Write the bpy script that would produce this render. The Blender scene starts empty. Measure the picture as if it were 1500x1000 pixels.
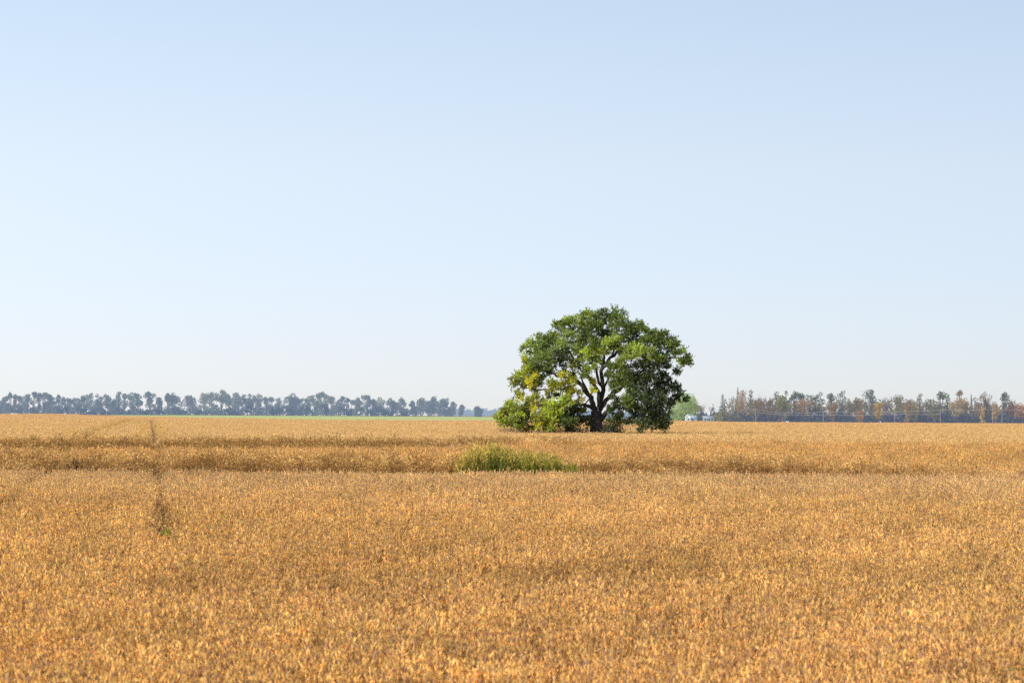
import bpy, math, random
import numpy as np
from mathutils import Vector, Matrix, Euler

random.seed(7)
RNG = np.random.default_rng(11)
R = math.radians
SC = bpy.context.scene
COL = SC.collection

# ---------------------------------------------------------------- camera
F = 3542.0                      # focal length in pixels of a 1500 px wide frame (85 mm)
CAM_Z = 2.30
cam_d = bpy.data.cameras.new('camera')
cam = bpy.data.objects.new('camera', cam_d)
COL.objects.link(cam)
cam_d.sensor_width = 36.0
cam_d.lens = F * 36.0 / 1500.0
cam_d.clip_start = 0.5
cam_d.clip_end = 30000
ROLL = R(0.30)
PITCH = math.atan((608.9 - 500.0) / F)
M = Matrix.Rotation(R(90) + PITCH, 4, 'X') @ Matrix.Rotation(ROLL, 4, 'Z')
M.translation = Vector((0, 0, CAM_Z))
cam.matrix_world = M
cam_d.dof.use_dof = True
cam_d.dof.focus_distance = 190.0
cam_d.dof.aperture_fstop = 4.0
SC.camera = cam


def horizon(px):
    return 608.9 + math.tan(ROLL) * (px - 750.0)


def wx(px, d):
    return (px - 750.0) / F * d


def wz(px, py, d):
    return CAM_Z + (horizon(px) - py) / F * d


# ---------------------------------------------------------------- terrain
def smooth(a, b, v):
    t = np.clip((v - a) / (b - a), 0, 1)
    return t * t * (3 - 2 * t)


def bank_start(x):
    return 104.5 - 5 * smooth(12, 24, x) + 1.0 * np.sin(x * 0.11) + 0.8 * np.sin(x * 0.31 + 1) + 0.5 * np.sin(x * 0.83)


def ground(x, y):
    x = np.asarray(x, float)
    y = np.asarray(y, float)
    a = 0.70 - 0.16 * smooth(-3, 5, x) - 0.36 * smooth(13, 22, x)      # the bank eases out towards the right
    t = y - bank_start(x)
    z = -1.0 + a * smooth(0, 1, t / 7.0) + (1 - a) * smooth(0, 1, (t - 4) / 42)
    left = 1 - smooth(-9, 3, x)                     # second shallow swale on the left
    yy = y - 0.25 * (x + 10)
    z = z - 0.42 * left * smooth(116, 131, yy) * (1 - smooth(134, 142, yy))
    z = z + 1.45 * smooth(600, 1690, y) * (1 - smooth(0, 70, x)) * smooth(-370, -240, x)      # the green field climbs gently to the left windbreak
    z = z - 0.7 * smooth(300, 950, y) * smooth(40, 90, x)
    z = z + 0.05 * np.sin(x * 0.07 + 0.9) * np.sin(y * 0.055 + 0.4) * smooth(15, 40, y)
    return z


# ---------------------------------------------------------------- mesh helpers
class MB:
    """collects quads / triangles with a colour per face and builds one mesh"""

    def __init__(self):
        self.v = []
        self.f = []
        self.c = []
        self.n = 0

    def add(self, verts, faces, col):
        verts = np.asarray(verts, float).reshape(-1, 3)
        faces = np.asarray(faces, int)
        self.v.append(verts)
        self.f.append(faces + self.n)
        col = np.asarray(col, float)
        if col.ndim == 1:
            col = np.tile(col, (len(faces), 1))
        self.c.append(col)
        self.n += len(verts)

    def quads(self, P, col):            # P: (n,4,3)
        n = len(P)
        if n:
            self.add(P.reshape(-1, 3), np.arange(n * 4).reshape(n, 4), col)

    def tube(self, pts, rad, col, seg=6):
        pts = [Vector(p) for p in pts]
        rings = []
        up = Vector((0.13, 0.97, 0.2))
        for i, p in enumerate(pts):
            a = pts[max(0, i - 1)]
            b = pts[min(len(pts) - 1, i + 1)]
            t = (b - a)
            if t.length < 1e-6:
                t = Vector((0, 0, 1))
            t.normalize()
            u = t.cross(up)
            if u.length < 1e-4:
                u = t.cross(Vector((1, 0, 0)))
            u.normalize()
            w = t.cross(u)
            rings.append([p + (u * math.cos(2 * math.pi * k / seg) + w * math.sin(2 * math.pi * k / seg)) * rad[i]
                          for k in range(seg)])
        v = np.array([list(q) for r in rings for q in r])
        f = []
        for i in range(len(pts) - 1):
            for k in range(seg):
                k2 = (k + 1) % seg
                f.append((i * seg + k, i * seg + k2, (i + 1) * seg + k2, (i + 1) * seg + k))
        self.add(v, f, col)

    def box(self, lo, hi, col):
        x0, y0, z0 = lo
        x1, y1, z1 = hi
        v = [(x0, y0, z0), (x1, y0, z0), (x1, y1, z0), (x0, y1, z0), (x0, y0, z1), (x1, y0, z1), (x1, y1, z1), (x0, y1, z1)]
        f = [(0, 3, 2, 1), (4, 5, 6, 7), (0, 1, 5, 4), (1, 2, 6, 5), (2, 3, 7, 6), (3, 0, 4, 7)]
        self.add(v, f, col)

    def mesh(self, name, mat, smooth_faces=False):
        me = bpy.data.meshes.new(name)
        if not self.v:
            me.materials.append(mat)
            return me
        V = np.concatenate(self.v)
        loops, starts, totals, cols = [], [], [], []
        pos = 0
        for f, c in zip(self.f, self.c):
            k = f.shape[1]
            loops.append(f.reshape(-1))
            starts.append(pos + np.arange(len(f)) * k)
            totals.append(np.full(len(f), k))
            cols.append(np.repeat(c[:, :3], k, axis=0))
            pos += len(f) * k
        loops = np.concatenate(loops).astype(np.int32)
        starts = np.concatenate(starts).astype(np.int32)
        cols = np.concatenate(cols)
        me.vertices.add(len(V))
        me.vertices.foreach_set('co', V.astype(np.float32).ravel())
        me.loops.add(len(loops))
        me.loops.foreach_set('vertex_index', loops)
        me.polygons.add(len(starts))
        me.polygons.foreach_set('loop_start', starts)
        at = me.color_attributes.new('tone', 'FLOAT_COLOR', 'CORNER')
        at.data.foreach_set('color', np.concatenate([cols, np.ones((len(cols), 1))], 1).astype(np.float32).ravel())
        me.update(calc_edges=True)
        me.validate()
        if smooth_faces:
            me.polygons.foreach_set('use_smooth', np.ones(len(starts), bool))
        me.materials.append(mat)
        return me

    def build(self, name, mat, parent=None, loc=(0, 0, 0), smooth_faces=False):
        o = bpy.data.objects.new(name, self.mesh(name, mat, smooth_faces))
        COL.objects.link(o)
        o.location = loc
        if parent is not None:
            o.parent = parent
        return o


def tag(o, label=None, cat=None, group=None, kind=None):
    if label:
        o['label'] = label
    if cat:
        o['category'] = cat
    if group:
        o['group'] = group
    if kind:
        o['kind'] = kind
    return o


def empty(name, loc, rz=0):
    o = bpy.data.objects.new(name, None)
    COL.objects.link(o)
    o.location = loc
    o.rotation_euler.z = rz
    return o


def unit(a):
    return a / np.maximum(np.linalg.norm(a, axis=-1, keepdims=True), 1e-9)


def rand_dirs(n, rng):
    return unit(rng.normal(size=(n, 3)))


def leaf_quads(P, D, L, W, rng, fold=0.35):
    """kite shaped leaves: base P, direction D, length L, width W"""
    n = len(P)
    side = unit(np.cross(D, rand_dirs(n, rng)))
    nor = np.cross(side, D)
    L = np.asarray(L).reshape(-1, 1)
    W = np.asarray(W).reshape(-1, 1)
    mid = P + D * L * 0.45
    a = mid + side * W * 0.5 + nor * W * fold * 0.5
    b = mid - side * W * 0.5 + nor * W * fold * 0.5
    tip = P + D * L
    return np.stack([P, a, tip, b], 1)


# ---------------------------------------------------------------- materials
def nodes_of(name):
    m = bpy.data.materials.new(name)
    m.use_nodes = True
    nt = m.node_tree
    nt.nodes.clear()
    out = nt.nodes.new('ShaderNodeOutputMaterial')
    return m, nt, out


def N(nt, t, **kw):
    n = nt.nodes.new(t)
    for k, v in kw.items():
        setattr(n, k, v)
    return n


def foliage_mat(name, trans=0.3, jitter=0.25, noise_scale=0.6, air=None, air_amt=0.0, tint_attr=False,
                trans_col=(1.25, 1.15, 0.5), field=False, gloss=0.0):
    m, nt, out = nodes_of(name)
    L = nt.links.new
    at = N(nt, 'ShaderNodeVertexColor', layer_name='tone')
    geo = N(nt, 'ShaderNodeNewGeometry')
    noi = N(nt, 'ShaderNodeTexNoise')
    noi.inputs['Scale'].default_value = noise_scale
    noi.inputs['Detail'].default_value = 3
    L(geo.outputs['Position'], noi.inputs['Vector'])
    mr = N(nt, 'ShaderNodeMapRange')
    mr.inputs['From Min'].default_value = 0.3
    mr.inputs['From Max'].default_value = 0.7
    mr.inputs['To Min'].default_value = 1 - jitter
    mr.inputs['To Max'].default_value = 1 + jitter
    L(noi.outputs['Fac'], mr.inputs['Value'])
    mul = N(nt, 'ShaderNodeVectorMath', operation='SCALE')
    L(at.outputs['Color'], mul.inputs[0])
    L(mr.outputs['Result'], mul.inputs['Scale'])
    col = mul.outputs['Vector']
    if field:
        # ripeness: broad patches and the paler, pinker belt before the bank; then far haze as colour
        n2 = N(nt, 'ShaderNodeTexNoise')
        n2.inputs['Scale'].default_value = 0.055
        n2.inputs['Detail'].default_value = 4
        L(geo.outputs['Position'], n2.inputs['Vector'])
        sep = N(nt, 'ShaderNodeSeparateXYZ')
        L(geo.outputs['Position'], sep.inputs[0])
        cr = N(nt, 'ShaderNodeMapRange', interpolation_type='SMOOTHSTEP')
        cr.inputs['From Min'].default_value = 0.38
        cr.inputs['From Max'].default_value = 0.66
        L(n2.outputs['Fac'], cr.inputs['Value'])
        belt = N(nt, 'ShaderNodeMapRange', interpolation_type='SMOOTHSTEP')
        belt.inputs['From Min'].default_value = 58
        belt.inputs['From Max'].default_value = 96
        L(sep.outputs['Y'], belt.inputs['Value'])
        belt2 = N(nt, 'ShaderNodeMapRange', interpolation_type='SMOOTHSTEP')
        belt2.inputs['From Min'].default_value = 103
        belt2.inputs['From Max'].default_value = 106
        belt2.inputs['To Min'].default_value = 1
        belt2.inputs['To Max'].default_value = 0
        L(sep.outputs['Y'], belt2.inputs['Value'])
        bm = N(nt, 'ShaderNodeMath', operation='MULTIPLY')
        L(belt.outputs[0], bm.inputs[0])
        L(belt2.outputs[0], bm.inputs[1])
        far = N(nt, 'ShaderNodeMapRange', interpolation_type='SMOOTHSTEP')
        far.inputs['From Min'].default_value = 150
        far.inputs['From Max'].default_value = 900
        L(sep.outputs['Y'], far.inputs['Value'])
        mx = N(nt, 'ShaderNodeMix', data_type='RGBA', blend_type='MULTIPLY')
        mx.inputs[7].default_value = (0.98, 0.96, 1.0, 1)
        L(cr.outputs[0], mx.inputs[0])
        L(col, mx.inputs[6])
        mx1 = N(nt, 'ShaderNodeMix', data_type='RGBA', blend_type='MULTIPLY')
        mx1.inputs[7].default_value = (0.97, 1.02, 1.22, 1)
        L(bm.outputs[0], mx1.inputs[0])
        L(mx.outputs[2], mx1.inputs[6])
        mx2 = N(nt, 'ShaderNodeMix', data_type='RGBA', blend_type='MIX')
        mx2.inputs[7].default_value = (0.80, 0.51, 0.30, 1)  # haze tone blended into the crop colour with distance
        fs = N(nt, 'ShaderNodeMath', operation='MULTIPLY')
        fs.inputs[1].default_value = 0.55
        L(far.outputs[0], fs.inputs[0])
        L(fs.outputs[0], mx2.inputs[0])
        L(mx1.outputs[2], mx2.inputs[6])
        col = mx2.outputs[2]
    if tint_attr:
        ta = N(nt, 'ShaderNodeAttribute', attribute_type='INSTANCER', attribute_name='tint')
        s2 = N(nt, 'ShaderNodeVectorMath', operation='MULTIPLY')
        cc = N(nt, 'ShaderNodeCombineXYZ')
        for ch, ex in enumerate((0.92, 1.2, 1.4)):      # low tint also browns: random plant tone and painted bank shade
            pw = N(nt, 'ShaderNodeMath', operation='POWER')
            pw.inputs[1].default_value = ex
            L(ta.outputs['Fac'], pw.inputs[0])
            L(pw.outputs[0], cc.inputs[ch])
        L(col, s2.inputs[0])
        L(cc.outputs[0], s2.inputs[1])
        col = s2.outputs['Vector']
    dif = N(nt, 'ShaderNodeBsdfDiffuse')
    L(col, dif.inputs['Color'])
    tr = N(nt, 'ShaderNodeBsdfTranslucent')
    tc = N(nt, 'ShaderNodeVectorMath', operation='MULTIPLY')
    tc.inputs[1].default_value = trans_col
    L(col, tc.inputs[0])
    L(tc.outputs['Vector'], tr.inputs['Color'])
    mix = N(nt, 'ShaderNodeMixShader')
    mix.inputs[0].default_value = trans
    L(dif.outputs[0], mix.inputs[1])
    L(tr.outputs[0], mix.inputs[2])
    sh = mix.outputs[0]
    if gloss:
        gs = N(nt, 'ShaderNodeBsdfGlossy')
        gs.inputs['Roughness'].default_value = 0.42
        m3 = N(nt, 'ShaderNodeMixShader')
        m3.inputs[0].default_value = gloss
        L(sh, m3.inputs[1])
        L(gs.outputs[0], m3.inputs[2])
        sh = m3.outputs[0]
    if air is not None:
        em = N(nt, 'ShaderNodeEmission')  # distance haze painted onto the surface as a faint glow
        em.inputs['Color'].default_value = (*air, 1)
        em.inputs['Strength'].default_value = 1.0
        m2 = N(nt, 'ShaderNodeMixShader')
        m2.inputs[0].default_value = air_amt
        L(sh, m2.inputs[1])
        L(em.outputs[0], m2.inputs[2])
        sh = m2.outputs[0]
    L(sh, out.inputs['Surface'])
    return m


def plain_mat(name, col, noise=0.2, scale=3.0, rough=0.85, air=None, air_amt=0.0, col2=None, bump=0.0):
    m, nt, out = nodes_of(name)
    L = nt.links.new
    geo = N(nt, 'ShaderNodeNewGeometry')
    noi = N(nt, 'ShaderNodeTexNoise')
    noi.inputs['Scale'].default_value = scale
    noi.inputs['Detail'].default_value = 5
    L(geo.outputs['Position'], noi.inputs['Vector'])
    mx = N(nt, 'ShaderNodeMix', data_type='RGBA')
    c2 = col2 or tuple(c * (1 - noise * 2) for c in col)
    mx.inputs[6].default_value = (*col, 1)
    mx.inputs[7].default_value = (*c2, 1)
    L(noi.outputs['Fac'], mx.inputs[0])
    b = N(nt, 'ShaderNodeBsdfPrincipled')
    b.inputs['Roughness'].default_value = rough
    b.inputs['Specular IOR Level'].default_value = 0.2
    L(mx.outputs[2], b.inputs['Base Color'])
    if bump:
        bp = N(nt, 'ShaderNodeBump')
        bp.inputs['Strength'].default_value = bump
        L(noi.outputs['Fac'], bp.inputs['Height'])
        L(bp.outputs[0], b.inputs['Normal'])
    sh = b.outputs[0]
    if air is not None:
        em = N(nt, 'ShaderNodeEmission')  # haze in front of far things, mixed in as emission
        em.inputs['Color'].default_value = (*air, 1)
        m2 = N(nt, 'ShaderNodeMixShader')
        m2.inputs[0].default_value = air_amt
        L(sh, m2.inputs[1])
        L(em.outputs[0], m2.inputs[2])
        sh = m2.outputs[0]
    L(sh, out.inputs['Surface'])
    return m


AIR_L = (0.33, 0.42, 0.59)      # airlight painted into far materials as emission; this one for the left windbreak
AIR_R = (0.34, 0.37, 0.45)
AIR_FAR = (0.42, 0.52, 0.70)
M_CROP = foliage_mat('ripe_soybean', 0.5, 0.16, 0.9, tint_attr=True, trans_col=(1.06, 1.02, 0.74), field=True)
M_CROP_FAR = foliage_mat('ripe_soybean_canopy', 0.5, 0.14, 0.25, trans_col=(1.06, 1.02, 0.74), field=True)
M_LEAF = foliage_mat('tree_leaves', 0.48, 0.25, 0.45, trans_col=(1.2, 1.25, 0.5), gloss=0.07)
M_BARK = plain_mat('bark', (0.065, 0.055, 0.048), 0.3, 6, bump=0.5)
M_TWIG = plain_mat('grey_twigs', (0.16, 0.13, 0.11), 0.3, 4)
M_WEED = foliage_mat('weed_leaves', 0.34, 0.2, 1.5, trans_col=(1.15, 1.15, 0.6))
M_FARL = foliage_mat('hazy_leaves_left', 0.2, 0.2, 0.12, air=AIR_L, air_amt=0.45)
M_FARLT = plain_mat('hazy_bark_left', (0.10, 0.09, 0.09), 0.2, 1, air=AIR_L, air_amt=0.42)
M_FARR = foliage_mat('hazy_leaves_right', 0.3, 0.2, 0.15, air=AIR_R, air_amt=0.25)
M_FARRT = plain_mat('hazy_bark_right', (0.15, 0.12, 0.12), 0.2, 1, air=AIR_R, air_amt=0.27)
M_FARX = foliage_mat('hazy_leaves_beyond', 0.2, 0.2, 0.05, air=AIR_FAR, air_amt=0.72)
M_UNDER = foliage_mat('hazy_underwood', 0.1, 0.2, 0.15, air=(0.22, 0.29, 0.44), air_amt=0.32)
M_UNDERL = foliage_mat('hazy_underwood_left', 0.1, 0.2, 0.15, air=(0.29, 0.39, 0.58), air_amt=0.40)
M_SOIL = plain_mat('field_soil', (0.32, 0.18, 0.08), 0.2, 0.6, bump=0.3)
M_GRASSY = plain_mat('green_field', (0.46, 0.47, 0.18), 0.1, 0.02, col2=(0.37, 0.42, 0.15))
M_LAWN = plain_mat('dry_lawn', (0.45, 0.40, 0.16), 0.1, 0.05, col2=(0.28, 0.32, 0.11))
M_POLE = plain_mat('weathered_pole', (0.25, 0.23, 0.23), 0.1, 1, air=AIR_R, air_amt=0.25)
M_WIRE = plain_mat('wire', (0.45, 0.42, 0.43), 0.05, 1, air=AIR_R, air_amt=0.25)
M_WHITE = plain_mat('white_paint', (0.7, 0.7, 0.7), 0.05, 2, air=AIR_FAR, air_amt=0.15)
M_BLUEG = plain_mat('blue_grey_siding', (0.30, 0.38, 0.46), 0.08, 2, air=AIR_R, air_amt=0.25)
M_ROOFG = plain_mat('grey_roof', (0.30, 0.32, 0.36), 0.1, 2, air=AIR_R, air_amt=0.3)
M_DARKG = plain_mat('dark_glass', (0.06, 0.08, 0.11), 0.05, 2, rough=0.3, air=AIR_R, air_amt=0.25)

# ---------------------------------------------------------------- setting: ground sheets
def sheet(name, xs, ys, mat, zoff=0.0, keep=None):
    X, Y = np.meshgrid(xs, ys)
    Z = ground(X, Y) + zoff
    Z = np.where(Y > 15000, Z - 0, Z)
    V = np.stack([X, Y, Z], -1).reshape(-1, 3)
    nx, ny = len(xs), len(ys)
    i = np.arange(nx - 1)[None, :] + np.arange(ny - 1)[:, None] * nx
    Fq = np.stack([i, i + 1, i + nx + 1, i + nx], -1).reshape(-1, 4)
    mb = MB()
    mb.add(V, Fq, (1, 1, 1))
    o = mb.build(name, mat, smooth_faces=True)
    return tag(o, kind='structure')


xs = np.unique(np.concatenate([[-9000, -3000, -1200, -500, -250, -120, -80], np.arange(-60, 61, 2.0), [70, 80, 90, 120, 250, 500, 1200, 3000, 9000]]))
ys = np.unique(np.concatenate([[-6000, -500, -100, -20], np.arange(0, 96, 4.0), np.arange(96, 150, 1.0), np.arange(150, 400, 10.0),
                               np.arange(400, 1750, 50.0), [1800, 2500, 5000, 9000, 16000]]))
sheet('ground', xs, ys, M_SOIL)


def strip_poly(name, pts, mat, z):
    mb = MB()
    v = [(x, y, z) for x, y in pts]
    mb.add(v, [list(range(len(pts)))], (1, 1, 1))
    return tag(mb.build(name, mat), kind='structure')


def soy_edge_y(x):               # far edge of the soybeans against the green field and the right wood
    return np.interp(x, [-420, -327, -204, -101, -49, 22, 48], [1670, 1670, 1150, 800, 640, 640, 985])


# green field beyond the soybeans on the left, climbing to the windbreak
def field_sheet(name, xs_, n, y1, mat, zoff):
    V, Fq = [], []
    for xx in xs_:
        ya = float(soy_edge_y(xx))
        for t in np.linspace(0, 1, n):
            yv = ya + (y1 - ya) * t
            V.append((xx, yv, float(ground(xx, yv)) + zoff))
    for a in range(len(xs_) - 1):
        for b in range(n - 1):
            Fq.append((a * n + b, (a + 1) * n + b, (a + 1) * n + b + 1, a * n + b + 1))
    mb = MB()
    mb.add(V, Fq, (1, 1, 1))
    return tag(mb.build(name, mat, smooth_faces=True), kind='structure')


field_sheet('green_field', [-420, -327, -300, -265, -235, -204, -170, -135, -101, -75, -49, -25, 0, 15, 22, 30, 39, 48, 60, 75, 100], 40, 1700.0, M_GRASSY, 0.12)
strip_poly('lawn', [(wx(960, 950), 950), (wx(1064, 950), 950), (wx(1080, 1080), 1080), (wx(940, 1080), 1080)], M_LAWN, 0.35)

# ---------------------------------------------------------------- soybean plants
def soy_plant(seed, leafy=False, height=0.9):
    rng = np.random.default_rng(seed)
    mb = MB()
    h = height * rng.uniform(0.9, 1.1)
    stems = [(np.zeros(3), np.array([rng.normal(0, .05), rng.normal(0, .05), 1.0]), h)]
    for k in range(rng.integers(3, 5)):
        a = rng.uniform(0, 2 * math.pi)
        z0 = rng.uniform(0.12, 0.35) * h
        d = unit(np.array([math.cos(a) * 0.36, math.sin(a) * 0.36, 1.0]))
        stems.append((np.array([0, 0, z0]), d, (h - z0) * rng.uniform(0.75, 1.0)))
    for (b, d, l) in stems:
        d = unit(d)
        mb.tube([b, b + d * l * 0.55, b + d * l], [0.0065, 0.0055, 0.003], np.array((0.60, 0.40, 0.17)) * rng.uniform(0.7, 1.2), 3)
        npod = rng.integers(22, 29) if not leafy else rng.integers(7, 10)
        t = 1 - 0.66 * rng.random(npod) ** 1.35
        P = b + d * (l * t)[:, None]
        a = rng.uniform(0, 2 * math.pi, npod)
        D = unit(np.stack([np.cos(a) * 0.3, np.sin(a) * 0.3, rng.uniform(0.4, 1.0, npod) * np.where(rng.random(npod) < .35, -1, 1)], 1))
        LL = rng.uniform(0.042, 0.07, npod)
        for p, dd, ln in zip(P, D, LL):
            s = unit(np.cross(dd, (0.3, 0.1, 1.0)))
            q = np.cross(s, dd)
            r = 0.0076
            p = p + dd * 0.008
            m = p + dd * ln * 0.5
            v = [p, m + s * r, m + q * r, m - s * r, m - q * r, p + dd * ln]
            f = [(0, 1, 5, 3), (0, 2, 5, 4)]
            u = rng.random()
            if u < 0.52:
                c = np.array((0.96, 0.66, 0.26))
            elif u < 0.82:
                c = np.array((0.92, 0.565, 0.205))
            else:
                c = np.array((0.50, 0.30, 0.215))
            mb.add(v, f, c * rng.uniform(0.8, 1.2))
    nl = rng.integers(2, 5) if not leafy else rng.integers(16, 24)
    P = np.stack([rng.normal(0, .10, nl), rng.normal(0, .10, nl), rng.uniform(0.45, 1.0, nl) * h], 1)
    D = rand_dirs(nl, rng) * np.array([1, 1, 0.8])
    D = unit(D + np.array([0, 0, -0.2]))
    s = (0.04, 0.065) if not leafy else (0.08, 0.15)
    Q = leaf_quads(P, D, rng.uniform(*s, nl), rng.uniform(0.025, 0.045, nl) * (1 if not leafy else 1.1), rng, 0.6)
    cols = np.array((0.94, 0.65, 0.21) if not leafy else (0.93, 0.60, 0.24)) * rng.uniform(0.65, 1.08, (nl, 1))
    mb.quads(Q, cols)
    return mb


def far_tile(seed, size, per_m2, leaf, htop):
    """a square of canopy: many stalks carrying small bunches of pods"""
    rng = np.random.default_rng(seed)
    mb = MB()
    n = int(size * size * per_m2)
    bx = rng.uniform(-size / 2, size / 2, n)
    by = rng.uniform(-size / 2, size / 2, n)
    hh = htop * rng.uniform(0.8, 1.08, n)
    k = 7
    bx, by, hh = np.repeat(bx, k), np.repeat(by, k), np.repeat(hh, k)
    m = len(bx)
    z = hh * (1 - rng.random(m) ** 1.5 * 0.6)
    P = np.stack([bx + rng.normal(0, leaf * .7, m), by + rng.normal(0, leaf * .7, m), z], 1)
    D = unit(rand_dirs(m, rng) + np.array([0, 0, 0.5]))
    Q = leaf_quads(P, D, rng.uniform(0.8, 1.5, m) * leaf, rng.uniform(0.35, 0.6, m) * leaf, rng, 0.5)
    u = rng.random((m, 1))
    cols = np.where(u < 0.5, np.array([[0.90, 0.60, 0.25]]), np.where(u < 0.85, np.array([[0.80, 0.505, 0.21]]), np.array([[0.54, 0.325, 0.21]])))
    mb.quads(Q, cols * rng.uniform(0.8, 1.2, (m, 1)))
    return mb


def proto_collection(name, meshes):
    c = bpy.data.collections.new(name)
    for i, me in enumerate(meshes):
        o = bpy.data.objects.new('%s_%02d' % (name, i), me)
        c.objects.link(o)
    return c


def scatter(name, P, rot, scl, tint, coll, nproto, mat, quarter=False):
    me = bpy.data.meshes.new(name)
    n = len(P)
    me.vertices.add(n)
    me.vertices.foreach_set('co', P.astype(np.float32).ravel())
    me.update()
    rng = np.random.default_rng(len(P))
    for nm, tp, arr in (('rot', 'FLOAT_VECTOR', rot.astype(np.float32).ravel()), ('scl', 'FLOAT', scl.astype(np.float32)),
                        ('tint', 'FLOAT', tint.astype(np.float32)), ('pick', 'INT', rng.integers(0, nproto, n).astype(np.int32))):
        a = me.attributes.new(nm, tp, 'POINT')
        a.data.foreach_set('vector' if tp == 'FLOAT_VECTOR' else 'value', arr)
    me.materials.append(mat)
    o = bpy.data.objects.new(name, me)
    COL.objects.link(o)
    ng = bpy.data.node_groups.new(name + '_nodes', 'GeometryNodeTree')
    ng.interface.new_socket('Geometry', in_out='INPUT', socket_type='NodeSocketGeometry')
    ng.interface.new_socket('Geometry', in_out='OUTPUT', socket_type='NodeSocketGeometry')
    gi = ng.nodes.new('NodeGroupInput')
    go = ng.nodes.new('NodeGroupOutput')
    ci = ng.nodes.new('GeometryNodeCollectionInfo')
    ci.inputs['Collection'].default_value = coll
    ci.inputs['Separate Children'].default_value = True
    ci.inputs['Reset Children'].default_value = True
    ip = ng.nodes.new('GeometryNodeInstanceOnPoints')
    ip.inputs['Pick Instance'].default_value = True

    def attr(nm, tp):
        a = ng.nodes.new('GeometryNodeInputNamedAttribute')
        a.data_type = tp
        a.inputs['Name'].default_value = nm
        return a.outputs['Attribute']
    L = ng.links.new
    L(gi.outputs[0], ip.inputs['Points'])
    L(ci.outputs[0], ip.inputs['Instance'])
    L(attr('pick', 'INT'), ip.inputs['Instance Index'])
    L(attr('rot', 'FLOAT_VECTOR'), ip.inputs['Rotation'])
    L(attr('scl', 'FLOAT'), ip.inputs['Scale'])
    L(ip.outputs[0], go.inputs[0])
    md = o.modifiers.new('plants', 'NODES')
    md.node_group = ng
    return o


def lane_x(k, y):
    if k == 0:
        return -7.1 - 0.150 * (y - 50.0)
    return -14.5 - 0.150 * (y - 68.6)


def lane_dist(x, y):
    d0 = np.where(y > 48.5, np.abs(x - lane_x(0, y)), 99)
    d1 = np.where(y > 66.5, np.abs(x - lane_x(1, y)), 99)
    return np.minimum(d0, d1)


TREE = (wx(875, 205), 205.0)


def scatter_points(y0, y1, step, margin=1.28, extra=3.0, rng=RNG):
    ys_ = np.arange(y0, y1, step)
    out = []
    for y in ys_:
        half = y * 750 / F * margin + extra
        xx = np.arange(-half, half, step)
        out.append(np.stack([xx, np.full(len(xx), y)], 1))
    P = np.concatenate(out)
    return P + rng.uniform(-0.5, 0.5, P.shape) * step


def vnoise(x, y, s, seed):
    r = np.random.default_rng(seed)
    v = 0
    for k in range(6):
        a = r.uniform(0, 6.28)
        fq = r.uniform(0.6, 1.6) * s
        v = v + np.sin((x * math.cos(a) + y * math.sin(a)) * fq + r.uniform(0, 6.28))
    return v / 6


def field_object(name, label, P2, protos, nproto, mat, spread=0.12, base=1.0, tilt=0.12):
    rng = np.random.default_rng(len(P2) + 5)
    x, y = P2[:, 0], P2[:, 1]
    z = ground(x, y)
    n = len(P2)
    rot = np.stack([rng.normal(0, tilt, n), rng.normal(0, tilt, n), rng.uniform(0, 6.28, n)], 1)
    scl = base * (1 + rng.normal(0, spread, n)) * (1 + 0.05 * vnoise(x, y, 1.1, 3))
    tint = 1.05 + rng.normal(0, 0.12, n) + 0.14 * vnoise(x, y, 1.3, 8) + 0.08 * vnoise(x, y, 0.22, 18)
    # dull, thinner streak across the near field
    streak = np.exp(-((y - 38 - 1.5 * np.sin(x * .4)) / 2.6) ** 2) * smooth(-6, -3, x) * (1 - smooth(3, 9, x)) * (0.6 + 0.6 * vnoise(x, y, 2.0, 5))
    tint = tint * (1 - 0.30 * np.clip(streak, 0, 1))
    scl = scl * (1 - 0.10 * np.clip(streak, 0, 1))
    if name == 'soybean_bank':
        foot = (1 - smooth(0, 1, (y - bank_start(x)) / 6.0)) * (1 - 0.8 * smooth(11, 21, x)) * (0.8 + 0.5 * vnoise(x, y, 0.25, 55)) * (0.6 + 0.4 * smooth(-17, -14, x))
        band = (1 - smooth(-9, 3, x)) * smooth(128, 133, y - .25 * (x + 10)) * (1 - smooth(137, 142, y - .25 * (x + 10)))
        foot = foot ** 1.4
        dark = np.where(rng.random(n) < .06 + .58 * foot + .5 * band, .32, 1.18)  # shade of the bank face, swale and plant gaps put into tint
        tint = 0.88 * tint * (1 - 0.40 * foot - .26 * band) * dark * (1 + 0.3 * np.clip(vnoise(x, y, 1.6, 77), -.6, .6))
        tall = rng.random(n) < .16
        scl = scl * np.where(tall, rng.uniform(1.12, 1.36, n), 1.0)
        tint = tint * np.where(tall, .82, 1.0)
    o = scatter(name, np.stack([x, y, z - 0.01], 1), rot, np.clip(scl, .3, 1.4), np.clip(tint, .5, 1.5), protos, nproto, mat)
    return tag(o, label, 'crop', kind='stuff')


near_protos = proto_collection('soybean_plant_near', [soy_plant(100 + i).mesh('soybean_plant', M_CROP) for i in range(8)])
bank_protos = proto_collection('soybean_plant_bank', [soy_plant(200 + i, True, 0.92).mesh('soybean_plant_leafy', M_CROP) for i in range(6)])

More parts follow.
